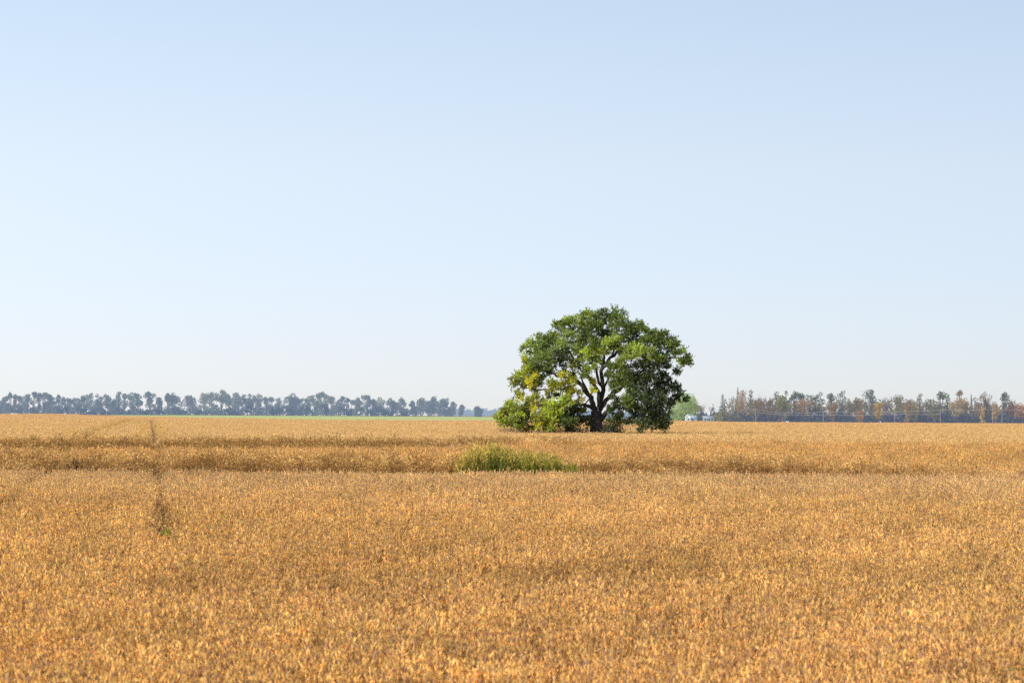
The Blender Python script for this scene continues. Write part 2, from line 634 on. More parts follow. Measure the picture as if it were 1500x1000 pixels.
P = scatter_points(18.5, 104.2, 0.168)
P = P[lane_dist(P[:, 0], P[:, 1]) > 0.29 + 0.06 * np.sin(P[:, 1] * 1.7) + 0.08 * (P[:, 1] < 72) + 0.25 * ((P[:, 0] < lane_x(1, P[:, 1]) + 1.5) & (P[:, 1] < 76))]
P = P[P[:, 1] < 103.4 - 5 * smooth(12, 24, P[:, 0]) + 1.0 * np.sin(P[:, 0] * 0.11) + 0.9 * vnoise(P[:, 0], P[:, 1], 0.8, 91)]
field_object('soybean_field', 'ripe golden brown soybeans filling the foreground up to the low bank', P, near_protos, 8, M_CROP, spread=0.10, base=0.92)

WEED_X0, WEED_X1 = wx(668, 106.5), wx(846, 106.5)
P = scatter_points(98.0, 141.0, 0.215)
x, y = P[:, 0], P[:, 1]
front = 105.6 - 5 * smooth(12, 24, x) + 1.0 * np.sin(x * 0.11)
ok = (y > front + 0.8 * vnoise(x, y, 0.7, 92)) & (lane_dist(x, y) > 0.30)
ok &= ~((x > WEED_X0 + .4) & (x < WEED_X1 - .3) & (y < front + 1.6))
ok &= ~((np.abs(x - lane_x(1, y)) < 0.38) & (y < 108))
P = P[ok]
x, y = P[:, 0], P[:, 1]
yy = y - .25 * (x + 10)
on_face = (y - bank_start(x) < 5.2 + 1.6 * vnoise(x, y, 0.6, 41)) & (RNG.random(len(P)) > 0.8 * smooth(11, 21, x))
on_swale = (x < 2 + 4 * vnoise(x, y, .4, 42)) & (yy > 130.5) & (yy < 141)
leafy = on_face | on_swale
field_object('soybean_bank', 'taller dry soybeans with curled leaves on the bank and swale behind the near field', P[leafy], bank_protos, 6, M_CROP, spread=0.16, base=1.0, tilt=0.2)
field_object('soybean_terrace', 'even pale golden soybeans on the flat ground just above the bank', P[~leafy], near_protos, 8, M_CROP, spread=0.10, base=0.95)

# far canopy: squares of merged plants, finer near, coarser far
t1 = proto_collection('soybean_canopy_fine', [far_tile(300 + i, 1.3, 24, 0.085, 0.9).mesh('soybean_canopy_fine', M_CROP_FAR) for i in range(5)])
t2 = proto_collection('soybean_canopy_coarse', [far_tile(320 + i, 3.4, 9, 0.17, 0.92).mesh('soybean_canopy_coarse', M_CROP_FAR) for i in range(5)])


def in_soy(x, y):
    return y < soy_edge_y(x)


def tiles2(y0, y1, step, name, label, coll):
    P = scatter_points(y0, y1, step, 1.2, 6)
    x, y = P[:, 0], P[:, 1]
    ok = in_soy(x, y)
    ok &= ~((np.abs(x - (TREE[0] - 2.0)) < 7.2) & (np.abs(y - TREE[1]) < 2.6))
    if y0 < 600:
        ok &= (lane_dist(x, y) > step * 0.62 + 0.25) | (y > 640)
    P = P[ok]
    n = len(P)
    rng = np.random.default_rng(n)
    rot = np.stack([np.zeros(n), np.zeros(n), rng.integers(0, 4, n) * math.pi / 2 + rng.normal(0, .05, n)], 1)
    scl = 1 + 0.07 * vnoise(P[:, 0], P[:, 1], 0.5, 4) + rng.normal(0, 0.05, n)
    o = scatter(name, np.stack([P[:, 0], P[:, 1], ground(P[:, 0], P[:, 1])], 1), rot, scl, np.ones(n), coll, 5, M_CROP_FAR)
    return tag(o, label, 'crop', kind='stuff')


tiles2(141, 340, 1.25, 'soybean_midfield', 'ripe soybeans on the plain around the big lone tree', t1)
tiles2(340, 1680, 3.3, 'soybean_far_field', 'hazy ripe soybeans stretching to the distant tree lines', t2)

# plants along the tractor lanes where the squares leave room
pl = []
for k in (0, 1):
    for (ya, yb, st, half) in ((141, 340, 0.26, 1.15), (340, 640, 0.42, 2.4)):
        yy = np.arange(ya, yb, st)
        off = np.arange(-half, half + .01, st)
        Y, O = np.meshgrid(yy, off)
        Y, O = Y.ravel(), O.ravel()
        pl.append(np.stack([lane_x(k, Y) + O, Y], 1) + RNG.uniform(-.5, .5, (len(Y), 2)) * st)
P = np.concatenate(pl)
P = P[lane_dist(P[:, 0], P[:, 1]) > np.where(P[:, 0] < lane_x(1, P[:, 1]) + 2.0, 0.75, 0.46)]
field_object('soybean_lane_edge', 'ripe soybeans lining the two narrow tractor lanes on the far plain', P, bank_protos, 6, M_CROP, spread=0.12)

# trodden, broken plants on the floor of the lanes
pl = []
for k, (ya, yb) in enumerate(((48.6, 150), (66.6, 150))):
    m = int((yb - ya) * 9)
    Y = RNG.uniform(ya, yb, m)
    pl.append(np.stack([lane_x(k, Y) + RNG.uniform(-.36, .36, m), Y], 1))
field_object('trodden_stalks', 'low broken stalks lying on the floor of the two tractor lanes', np.concatenate(pl), bank_protos, 6, M_CROP, spread=.2, base=.40, tilt=.55)

# ---------------------------------------------------------------- weeds
def weed_patch():
    rng = np.random.default_rng(5)
    mb = MB()
    n = 900
    for i in range(n):
        u = rng.random()
        X = WEED_X0 + (WEED_X1 - WEED_X0) * u
        Y = 105.2 + rng.uniform(0, 2.3)
        top = np.interp(u, [0, .12, .3, .5, .7, .82, .9, 1], [1.0, 1.72, 1.92, 1.72, 1.6, 1.52, 1.12, 1.12])
        if u > .84 and rng.random() < .25:
            continue
        hgt = top * rng.uniform(0.72, 1.06)
        z0 = float(ground(X, Y))
        lean = np.array([rng.normal(0, .06), rng.normal(0, .06), 1.0])
        lean = unit(lean)
        b = np.array([X, Y, z0])
        yellow = np.interp(u, [0, .22, .35, .7, 1], [1.0, .85, .6, .45, .25])
        dry = rng.random() < yellow * 0.5
        stem = np.array((0.22, 0.26, 0.06)) if not dry else np.array((0.42, 0.28, 0.09))
        mb.tube([b, b + lean * hgt * .6, b + lean * hgt], [0.008, 0.006, 0.003], stem, 3)
        k = 15
        t = rng.uniform(0.15, 1.0, k)
        P = b + lean * (hgt * t)[:, None]
        a = rng.uniform(0, 6.28, k)
        D = unit(np.stack([np.cos(a) * .5, np.sin(a) * .5, rng.uniform(0.3, 1.5, k)], 1))
        L_ = rng.uniform(0.10, 0.22, k)
        Q = leaf_quads(P, D, L_, rng.uniform(.025, .045, k), rng, .5)
        mixf = np.clip((t - 0.62) / 0.38, 0, 1) * (0.35 + 0.65 * yellow) + (0.35 if dry else 0)
        mixf = np.clip(mixf + rng.normal(0, .18, k), 0, 1)[:, None]
        green = np.array([[0.13, 0.175, 0.018]]) * rng.uniform(.6, 1.3, (k, 1)) * (.22 + 1.05 * t[:, None])
        gold = np.array([[0.72, 0.50, 0.13]]) * rng.uniform(.7, 1.2, (k, 1))
        mb.quads(Q, green * (1 - mixf) + gold * mixf)
    return mb


o = weed_patch().build('weed_patch', M_WEED)
tag(o, 'patch of tall green weeds with yellowing tops below the big lone tree', 'weeds', kind='stuff')


def weed(name, px, d, hgt, width, col, label, cat='weed', n=26, leaf=.09, seed=1):
    rng = np.random.default_rng(seed)
    X = wx(px, d)
    z = float(ground(X, d))
    mb = MB()
    for i in range(max(3, n // 6)):
        a = rng.uniform(0, 6.28)
        tip = np.array([math.cos(a) * width * .5 * rng.random(), math.sin(a) * width * .5 * rng.random(), hgt * rng.uniform(.75, 1.03)])
        mid = tip * np.array([.4, .4, .55])
        mb.tube([(0, 0, 0), mid, tip], [.007, .006, .003], np.array(col) * .8, 3)
        k = 6 + n // 6
        t = rng.uniform(.3, 1, k)
        P = tip * t[:, None]
        D = unit(rand_dirs(k, rng) + np.array([0, 0, .5]))
        Q = leaf_quads(P, D, rng.uniform(.7, 1.3, k) * leaf, rng.uniform(.35, .55, k) * leaf, rng, .4)
        mb.quads(Q, np.array(col) * rng.uniform(.6, 1.35, (k, 1)))
    o = mb.build(name, M_WEED, loc=(X, d, z))
    return tag(o, label, cat)


weed('weed', 331, 56.0, 1.02, .5, (0.50, 0.42, 0.03), 'yellow green weed poking out of the soybeans right of the dark lane', n=40, seed=3)
weed('weed', 250, 50.3, 0.93, .5, (0.26, 0.36, 0.03), 'bright green low weed at the near end of the dark tractor lane', n=46, seed=4)
weed('weed', 264, 50.6, 0.90, .3, (0.26, 0.32, 0.05), 'smaller green weed beside the bright weed near the lane end', n=16, seed=5)
weed('weed', 724, 33.2, 0.93, .22, (0.46, 0.44, 0.03), 'tiny yellow green sprig among the foreground soybeans below the tree', n=8, leaf=.07, seed=6)
weed('weed', 1492, 24.0, 0.9, .2, (0.20, 0.32, 0.03), 'green sprig in the soybeans at the bottom right corner', n=8, leaf=.07, seed=8)
weed('dead_weed', 109, 105.2, 1.3, .9, (0.10, 0.062, 0.04), 'dark dead weed clump in the lane gap at the left bank', 'weed', n=110, leaf=.10, seed=7)

# ---------------------------------------------------------------- the lone tree
S = 205.0 / F / 4.347            # metres per pixel of the close-up used for measuring


def tp(zx, zy, dy=0.0):
    return np.array([(zx - 757) * S, dy, (880 - zy) * S + 0.75])


def big_tree():
    rng = np.random.default_rng(21)
    root = empty('lone_tree', (TREE[0], TREE[1], float(ground(*TREE))))
    tag(root, 'big broad lone green tree standing in the middle of the field', 'tree')
    wood = MB()
    bark = (1, 1, 1)
    limbs = [
        ([(757, 935, 0), (757, 880, 0), (752, 790, 0), (752, 725, 0)], [.85, .62, .50, .46]),
        ([(752, 725, 0), (690, 690, -.6), (640, 680, -1), (560, 690, -1.6), (470, 690, -2), (400, 690, -2.1)], [.26, .20, .17, .13, .09, .05]),
        ([(748, 720, 0), (720, 640, .4), (650, 550, .9), (590, 510, 1.2), (500, 500, 1.6), (430, 470, 1.8), (370, 430, 2)], [.33, .27, .21, .17, .13, .09, .05]),
        ([(770, 705, 0), (765, 600, -.2), (710, 525, -.6), (650, 470, -.9), (600, 390, -1.2), (560, 300, -1.3), (520, 220, -1.3)], [.26, .20, .17, .14, .11, .08, .04]),
        ([(775, 700, 0), (800, 590, .3), (785, 470, .5), (845, 385, .7), (920, 325, 1), (1000, 260, 1.2), (1050, 220, 1.2)], [.32, .25, .21, .17, .13, .09, .04]),
        ([(800, 590, .3), (765, 545, .2), (740, 440, .1), (690, 350, 0), (665, 240, -.1), (655, 150, 0)], [.18, .15, .13, .10, .07, .03]),
        ([(785, 470, .5), (800, 390, .3), (770, 290, 0), (760, 180, 0), (770, 120, 0)], [.17, .13, .10, .07, .03]),
        ([(765, 800, 0), (820, 740, -.5), (880, 690, -1), (960, 650, -1.8), (1060, 640, -2.4), (1130, 690, -2.6)], [.28, .25, .19, .14, .09, .05]),
        ([(775, 720, 0), (830, 640, .5), (900, 590, 1.2), (1000, 500, 1.8), (1120, 420, 1.6), (1230, 380, 1), (1290, 400, .6)], [.28, .23, .18, .14, .11, .08, .04]),
        ([(845, 385, .7), (880, 300, .2), (880, 220, -.2), (870, 140, -.3)], [.12, .09, .06, .03]),
        ([(650, 550, .9), (560, 580, .3), (450, 600, 0), (330, 590, 0), (260, 560, 0)], [.15, .12, .09, .06, .03]),
        ([(710, 525, -.6), (640, 430, -1.8), (560, 400, -2.6), (480, 350, -3)], [.14, .10, .07, .04]),
        ([(830, 640, .5), (900, 590, -1), (960, 500, -2.2), (960, 400, -2.8)], [.17, .12, .08, .04]),
        ([(1000, 500, 1.8), (1120, 520, 1.5), (1230, 560, .8), (1285, 600, .4)], [.10, .08, .05, .03]),
        ([(720, 640, .4), (680, 560, 2.2), (640, 470, 3.6), (640, 360, 4.2)], [.15, .11, .08, .04]),
        ([(800, 590, .3), (840, 500, 2.2), (900, 410, 3.6), (940, 300, 4.2)], [.15, .11, .08, .04]),
        ([(752, 770, 0), (690, 760, -.8), (610, 780, -1.5), (520, 800, -2)], [.16, .12, .08, .04]),
    ]
    nodes = []
    for pts, rad in limbs:
        pp = [tp(*p) for p in pts]
        fine, fr = [], []
        for i in range(len(pp) - 1):
            for t in np.linspace(0, 1, 5)[:-1]:
                q = pp[i] * (1 - t) + pp[i + 1] * t
                if i > 0 or t > 0:
                    q = q + rng.normal(0, 0.05, 3) * (0.4 if pts[0][1] > 900 else 1)
                fine.append(q)
                fr.append(rad[i] * (1 - t) + rad[i + 1] * t)
        fine.append(pp[-1])
        fr.append(rad[-1])
        wood.tube(fine, [q * (1 if q > .34 else .76) for q in fr], bark, 8)
        if pts[0][1] < 900:
            nodes += list(zip(fine[3:], fr[3:]))
    # root flare
    for k in range(7):
        a = k * 0.9 + rng.normal(0, .1)
        d = np.array([math.cos(a), math.sin(a), 0])
        wood.tube([tp(757, 850) + d * .3, tp(757, 915) + d * .75, tp(757, 945) + d * 1.3], [.30, .22, .08], bark, 6)

    G1, G2, DK, YL, LG, MG = 0, 1, 2, 3, 4, 5
    lobes = [  # zoom x, y, radius, depth, tone
        (540, 165, 46, 0, G2), (500, 195, 34, .4, G2), (600, 190, 66, .5, G2), (665, 125, 50, 0, G2), (690, 150, 44, -1, G2), (730, 150, 56, .4, G1), (790, 140, 52, -.5, G1),
        (870, 130, 50, 0, G1), (930, 150, 54, .5, G1), (990, 180, 48, 0, G1), (720, 215, 70, -1.5, G1), (820, 205, 76, 1.5, DK), (900, 220, 80, -1.5, G1), (980, 245, 76, .5, DK),
        (1040, 215, 46, 0, G1), (1085, 240, 46, 0, G2), (650, 235, 70, 1, G1), (570, 255, 60, -1, G2),
        (430, 285, 50, 0, G2), (390, 290, 36, .4, G2), (480, 260, 52, .6, G2), (330, 335, 52, 0, G2), (300, 335, 36, .4, G2), (380, 345, 62, -1.2, G1), (450, 350, 72, 1.5, DK), (520, 330, 66, -1.8, G1),
        (590, 320, 60, 2.2, DK), (320, 415, 50, 0, LG), (380, 430, 66, -1, G1), (430, 410, 64, -2.4, G1), (500, 420, 50, 2.6, DK), (660, 375, 48, -2.6, MG), (620, 420, 34, -2.4, MG),
        (800, 310, 50, -2.8, MG), (760, 290, 46, 2, G1), (850, 300, 46, -2.8, MG), (720, 300, 44, -2.4, G1), (680, 300, 50, 3, DK), (900, 330, 44, 3, DK),
        (960, 370, 66, -3.2, MG), (930, 420, 56, -3.2, MG), (1080, 395, 66, -2.6, G2), (1000, 320, 66, 1, DK), (1070, 310, 66, -1, G1), (1130, 290, 56, .4, G1), (1160, 265, 42, 0, G1), (1210, 300, 52, 0, G1),
        (1180, 360, 66, .8, DK), (1245, 300, 34, 0, G1), (1260, 350, 50, 0, G1), (1310, 395, 42, 0, G1), (1320, 430, 34, 0, G1), (1290, 460, 32, 0, DK), (1130, 430, 72, -1, DK), (1050, 480, 82, -2.2, DK),
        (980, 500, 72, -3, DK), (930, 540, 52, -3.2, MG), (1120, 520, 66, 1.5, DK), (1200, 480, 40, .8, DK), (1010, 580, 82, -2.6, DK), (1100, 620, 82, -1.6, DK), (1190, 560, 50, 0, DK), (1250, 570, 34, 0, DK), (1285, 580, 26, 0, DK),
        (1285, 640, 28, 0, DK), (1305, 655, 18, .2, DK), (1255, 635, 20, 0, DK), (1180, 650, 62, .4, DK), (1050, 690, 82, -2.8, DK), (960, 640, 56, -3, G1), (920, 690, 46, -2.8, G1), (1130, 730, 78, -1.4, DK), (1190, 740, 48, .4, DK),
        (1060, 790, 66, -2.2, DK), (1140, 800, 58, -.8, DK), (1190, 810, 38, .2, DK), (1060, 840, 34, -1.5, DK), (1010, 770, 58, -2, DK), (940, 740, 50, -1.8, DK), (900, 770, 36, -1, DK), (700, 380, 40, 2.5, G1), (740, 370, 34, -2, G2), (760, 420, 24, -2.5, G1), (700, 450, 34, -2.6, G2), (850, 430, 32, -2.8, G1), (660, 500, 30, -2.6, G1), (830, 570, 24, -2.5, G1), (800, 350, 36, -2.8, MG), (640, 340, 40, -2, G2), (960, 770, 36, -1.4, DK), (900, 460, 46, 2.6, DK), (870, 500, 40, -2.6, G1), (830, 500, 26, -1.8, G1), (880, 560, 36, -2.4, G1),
        (250, 510, 38, 0, YL), (230, 540, 28, .3, YL), (300, 500, 56, .2, LG), (340, 480, 50, -1, LG), (320, 570, 56, 0, YL), (280, 600, 30, .2, LG), (380, 520, 50, 1.4, G1), (350, 530, 40, -1.4, YL), (460, 560, 40, -2, LG), (450, 600, 36, -2.2, YL),
        (550, 500, 26, -2.6, YL), (560, 540, 42, -2.6, YL), (600, 570, 42, -2.2, YL), (530, 585, 34, -2.6, YL), (600, 620, 36, -2.4, YL), (640, 640, 26, -2, YL), (710, 560, 22, -2, YL), (420, 480, 46, 2, DK), (520, 480, 36, 2.4, G1), (480, 620, 28, 1.5, LG),
        (350, 650, 44, -1, YL), (290, 670, 46, -.8, YL), (210, 665, 36, 0, LG), (180, 715, 46, 0, LG), (240, 720, 50, -1.2, LG), (150, 740, 34, .2, LG), (160, 790, 42, 0, YL), (210, 800, 50, -.8, LG), (290, 740, 54, 1, DK), (380, 720, 52, -1.6, YL), (280, 800, 50, -1.8, LG),
        (340, 800, 50, .6, DK), (380, 790, 46, -2, YL), (430, 690, 40, -1, LG), (460, 760, 50, -2, LG), (510, 690, 52, -2.4, LG), (480, 810, 46, -2.4, LG), (550, 700, 56, -2.2, G2), (560, 770, 60, -2, G1), (610, 720, 50, -1.6, DK), (520, 770, 56, .8, DK), (610, 790, 52, -1.2, DK), (640, 780, 40, .8, DK), (560, 660, 44, -2.4, LG), (870, 720, 46, -1.5, DK), (860, 665, 36, -2, DK), (640, 700, 32, -1, G1),
        (260, 780, 56, -.5, LG), (420, 780, 56, -.8, LG), (480, 730, 50, .5, DK), (330, 730, 50, .5, LG), (590, 760, 56, 0, DK), (200, 770, 50, .5, LG), (130, 770, 30, 0, LG),
        (620, 480, 30, 1.5, DK), (680, 470, 26, -2.2, G2), (745, 350, 30, -2.4, MG), (790, 420, 22, 2.2, DK), (860, 540, 26, -2.2, G1), (590, 440, 34, -2.2, MG), (720, 610, 18, -1.6, YL), (850, 470, 30, 2, DK), (690, 800, 34, -1, DK), (860, 800, 38, -1, DK), (650, 740, 34, -.6, DK), (450, 840, 30, -.4, G1), (300, 835, 30, -.6, LG), (570, 835, 34, -.4, DK),
    ]
    tones = {  # DK puts shade of right and inner boughs, MG sunlit lobes, into colour
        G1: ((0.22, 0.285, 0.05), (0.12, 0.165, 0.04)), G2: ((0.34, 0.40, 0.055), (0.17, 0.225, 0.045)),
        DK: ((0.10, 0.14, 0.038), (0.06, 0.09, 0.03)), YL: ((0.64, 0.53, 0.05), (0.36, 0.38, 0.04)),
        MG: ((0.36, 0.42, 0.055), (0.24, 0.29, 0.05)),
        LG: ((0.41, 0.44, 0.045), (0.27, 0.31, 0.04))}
    leaves = MB()
    npos = np.array([n[0] for n in nodes])
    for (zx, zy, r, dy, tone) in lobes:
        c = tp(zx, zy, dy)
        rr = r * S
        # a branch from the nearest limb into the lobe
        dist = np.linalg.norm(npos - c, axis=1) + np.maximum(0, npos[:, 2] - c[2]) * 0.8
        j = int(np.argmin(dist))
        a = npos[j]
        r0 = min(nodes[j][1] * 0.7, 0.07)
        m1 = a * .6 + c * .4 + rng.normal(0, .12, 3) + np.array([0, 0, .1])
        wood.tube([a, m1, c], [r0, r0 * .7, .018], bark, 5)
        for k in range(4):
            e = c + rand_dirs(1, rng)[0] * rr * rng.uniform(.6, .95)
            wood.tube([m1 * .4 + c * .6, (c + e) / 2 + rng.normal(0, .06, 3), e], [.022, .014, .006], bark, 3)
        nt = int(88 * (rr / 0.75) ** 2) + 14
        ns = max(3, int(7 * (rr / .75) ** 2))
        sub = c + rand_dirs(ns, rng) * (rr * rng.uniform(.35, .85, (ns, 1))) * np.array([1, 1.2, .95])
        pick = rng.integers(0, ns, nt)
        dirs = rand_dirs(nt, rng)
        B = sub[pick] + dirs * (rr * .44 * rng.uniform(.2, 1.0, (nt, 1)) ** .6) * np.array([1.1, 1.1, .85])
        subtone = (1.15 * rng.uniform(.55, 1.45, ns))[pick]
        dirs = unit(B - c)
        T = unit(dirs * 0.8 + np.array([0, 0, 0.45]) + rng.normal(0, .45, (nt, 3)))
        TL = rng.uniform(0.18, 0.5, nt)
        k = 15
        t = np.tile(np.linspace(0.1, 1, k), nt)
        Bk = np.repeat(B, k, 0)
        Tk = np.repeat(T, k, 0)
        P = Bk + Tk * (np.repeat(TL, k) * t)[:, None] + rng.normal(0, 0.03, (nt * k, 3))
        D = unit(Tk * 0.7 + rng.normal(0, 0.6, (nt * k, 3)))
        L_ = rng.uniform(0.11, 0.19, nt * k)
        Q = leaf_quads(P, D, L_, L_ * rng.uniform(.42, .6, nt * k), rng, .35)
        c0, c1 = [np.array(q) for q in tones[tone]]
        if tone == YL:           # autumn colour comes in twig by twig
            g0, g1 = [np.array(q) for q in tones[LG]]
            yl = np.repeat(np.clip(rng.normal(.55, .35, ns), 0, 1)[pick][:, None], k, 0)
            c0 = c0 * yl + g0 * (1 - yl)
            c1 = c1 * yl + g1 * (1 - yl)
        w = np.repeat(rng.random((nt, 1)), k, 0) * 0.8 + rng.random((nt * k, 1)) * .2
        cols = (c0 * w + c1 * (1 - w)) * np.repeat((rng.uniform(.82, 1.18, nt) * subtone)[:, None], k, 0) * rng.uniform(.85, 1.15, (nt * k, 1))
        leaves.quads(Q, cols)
    wood.build('trunk', M_BARK, root, smooth_faces=True)
    leaves.build('crown', M_LEAF, root)
    return root


big_tree()


def brush(name, zx0, zx1, hgt, n, label, seed, leafy=0.0, lc=(0.1, 0.12, 0.03), cat='brush', dy=(-1.8, 1.0)):
    rng = np.random.default_rng(seed)
    x0, x1 = (zx0 - 757) * S, (zx1 - 757) * S
    root = empty(name, (TREE[0] + (x0 + x1) / 2, TREE[1], 0))
    tag(root, label, cat)
    tw = MB()
    lv = MB()
    for i in range(n):
        b = np.array([rng.uniform(-.5, .5) * (x1 - x0), rng.uniform(*dy), 0.0])
        h = hgt * rng.uniform(.55, 1.0)
        tip = b + np.array([rng.normal(0, .4), rng.normal(0, .3), h])
        mid = (b + tip) / 2 + rng.normal(0, .08, 3)
        tw.tube([b, mid, tip], [.022, .016, .006], np.array((1, 1, 1)), 3)
        for k in range(3):
            q = mid + (tip - mid) * rng.random()
            tw.tube([q, q + np.array([rng.normal(0, .3), rng.normal(0, .2), rng.uniform(.05, .35)])], [.010, .004], (1, 1, 1), 3)
        if leafy > 0:
            m = int(22 * leafy)
            t = rng.uniform(.3, 1.05, m)[:, None]
            P = b + (tip - b) * t + rng.normal(0, .12, (m, 3))
            D = rand_dirs(m, rng)
            L_ = rng.uniform(.09, .16, m)
            lv.quads(leaf_quads(P, D, L_, L_ * .55, rng), np.array(lc) * rng.uniform(.5, 1.4, (m, 1)))
    tw.build('twigs', M_TWIG, root)
    if leafy > 0:
        lv.build('leaves', M_LEAF, root)
    return root


brush('brush', 150, 470, 1.35, 150, 'grey leafless brush under the yellow left side of the lone tree', 31, .35, (0.10, 0.09, 0.03))
brush('brush', 460, 740, 1.45, 130, 'dark tangled brush between the yellow boughs and the trunk of the lone tree', 32, .9, (0.045, 0.05, 0.02))
brush('shrub', 795, 905, 2.0, 80, 'low dark green shrub just right of the trunk of the lone tree', 33, 1.6, (0.07, 0.09, 0.025), 'shrub', (-1.2, .8))

# ---------------------------------------------------------------- distant trees
def far_crown(mb, c, rx, rz, n, size, col, rng, col2=None, var=.25):
    d = rand_dirs(n, rng)
    r = rng.uniform(.35, 1.0, n) ** .6
    knobs = rand_dirs(5, rng)          # uneven outline: the bunch bulges towards a few random sides
    r = r * (.62 + .58 * np.clip((d @ knobs.T).max(1), 0, 1) ** 2)
    P = np.array(c) + d * r[:, None] * np.array([rx, rx, rz]) * 1.12
    D = unit(d * .6 + rand_dirs(n, rng) * .7 + np.array([0, 0, .2]))
    L_ = rng.uniform(.7, 1.4, n) * size
    c1 = np.array(col)
    c2 = np.array(col2 if col2 is not None else col) * .6
    w = rng.random((n, 1))
    mb.quads(leaf_quads(P, D, L_, L_ * rng.uniform(.5, .8, n), rng, .4), (c1 * w + c2 * (1 - w)) * rng.uniform(1 - var, 1 + var, (n, 1)))


def far_tree(px, topy, wpx, d, kind, col, label, mats, group=None, base_y=None, col2=None, seed=None, low=0.25, lean=0.0, name=None):
    """one distant tree measured on the photograph: centre px, top, width"""
    rng = np.random.default_rng(seed if seed is not None else int(px * 10 + d))
    X = wx(px, d)
    top = wz(px, topy, d)
    h = top
    w = wpx / F * d
    Z0 = float(ground(X, d))
    h = top - Z0
    root = empty(name or {'conifer': 'conifer_tree', 'bare': 'bare_tree', 'bush': 'bush'}.get(kind, 'tree'), (X, d, Z0), 0)
    tag(root, label, 'bush' if kind == 'bush' else 'tree', group)
    tr, cr = MB(), MB()
    one = (1, 1, 1)
    size = d / F * 1.8
    jit = rng.uniform(.72, 1.3)
    col = np.array(col) * jit * np.array([rng.uniform(.9, 1.15), 1.0, rng.uniform(.85, 1.1)])
    if kind == 'conifer':
        tr.tube([(0, 0, 0), (0, 0, h * .6), (0, 0, h * .98)], [.28, .2, .05], one, 6)
        lv = int(h / .7)
        for i in range(lv):
            z = h * (.1 + .9 * i / lv)
            rr = w * .5 * (1 - i / lv) ** .8 * rng.uniform(.75, 1.1) + .15
            n = 16
            a = rng.uniform(0, 6.28, n)
            P = np.stack([np.cos(a) * rr * .15, np.sin(a) * rr * .15, np.full(n, z) + rng.normal(0, .15, n)], 1)
            D = unit(np.stack([np.cos(a), np.sin(a), rng.uniform(-.35, .1, n)], 1))
            cr.quads(leaf_quads(P, D, rr * rng.uniform(.7, 1.15, n), rng.uniform(.35, .6, n) * max(rr * .4, .5), rng), np.array(col) * rng.uniform(.6, 1.3, (n, 1)))
    elif kind == 'bare':
        def grow(p, dr, l, r, lev):
            e = p + dr * l
            tr.tube([p, (p + e) / 2 + rng.normal(0, .05 * l, 3), e], [r, r * .8, r * .55], one, 3 if lev else 5)
            if lev < 4:
                for k in range(3 if lev else 4):
                    nd = unit(dr + rand_dirs(1, rng)[0] * .55 + np.array([0, 0, .25]))
                    grow(p + dr * l * rng.uniform(.55, 1), nd, l * rng.uniform(.5, .72), max(r * .55, .035), lev + 1)
        grow(np.zeros(3), unit(np.array([rng.normal(0, .04) + lean, 0, 1.0])), h * .38, .24, 0)
        # fine twig haze of the bare crown
        far_crown(cr, (0, 0, h * .74), w * .42, h * .25, int(30 + w * 9), size * .36, col, rng)
    elif kind == 'bush':
        nb = max(3, int(w / 1.2))
        for i in range(nb):
            rr = w / nb * .85 + .2
            far_crown(cr, ((i + .5) / nb * w - w / 2, rng.normal(0, .6), h * rng.uniform(.4, .6)), rr, h * rng.uniform(.36, .48), int(55 + rr * 14), size, col, rng, col2)
            tr.tube([((i + .5) / nb * w - w / 2, 0, 0), ((i + .5) / nb * w - w / 2 + .2, 0, h * .6)], [.09, .03], one, 4)
    else:
        forks = rng.integers(2, 4) if kind != 'slim' else 1
        z1 = h * rng.uniform(.22, .35)
        tr.tube([(0, 0, 0), (lean * z1 * .5 + rng.normal(0, .15), 0, z1)], [.30 * h / 14 + .08, .24 * h / 14 + .05], one, 6)
        if kind == 'tuft':
            lobes = []
            for i in range(8):            # ragged head
                a = rng.uniform(0, 6.28)
                q = rng.uniform(.15, .40)
                lobes.append((math.cos(a) * q * w + lean * h * .8, h - w * .42 + math.sin(a) * q * w * .8, w * rng.uniform(.13, .23)))
            lobes.append((rng.normal(0, w * .06), h - w * .14, w * .14))
            for i in range(8):            # thinner foliage down the stem
                zz = rng.uniform(.12, .72)
                lobes.append((rng.normal(0, w * .24), h * zz, w * rng.uniform(.12, .24)))
        elif kind == 'slim':
            k = 9
            lobes = [(lean * h * t + rng.normal(0, w * .12), h * t, w * (.5 if t < .85 else .36) * rng.uniform(.75, 1.1)) for t in np.linspace(low, .95, k)]
        elif kind == 'round':
            lobes = []
            for i in range(15):
                a = rng.uniform(0, 6.28)
                r_ = math.sqrt(rng.random())
                zz = rng.uniform(low + .12, .9)
                rim = math.sqrt(max(.08, 1 - ((zz - .55) / .5) ** 2))
                lobes.append((math.cos(a) * r_ * rim * w * .38, h * zz, w * rng.uniform(.2, .28)))
        else:   # open windbreak tree: a few uneven bunches on a forked trunk
            lobes = []
            for i in range(14):
                zz = rng.uniform(low, .94)
                lobes.append((rng.uniform(-.46, .46) * w * (.6 + .5 * zz) + lean * h * zz, h * zz, w * rng.uniform(.13, .25)))
            lobes.append((rng.uniform(-.3, .3) * w + lean * h, h - w * .13, w * .15))
        for (lx, lz, lr) in lobes:
            lr = max(lr, .7)
            lz = min(lz, h - lr * .75)
            ly = rng.normal(0, w * .18)
            b = np.array([lean * z1 * .5, 0, z1 * rng.uniform(.7, 1.0)])
            c = np.array([lx, ly, lz])
            tr.tube([b, (b + c) / 2 + np.array([rng.normal(0, .3), 0, -.2]), c], [.15, .11, .05], one, 4)
            far_crown(cr, c, lr, lr * rng.uniform(.75, 1.25), int(36 + lr * lr * (30 if kind != 'round' else 42)), size * .9, col, rng, col2)
    tr.build('trunk', mats[1], root)
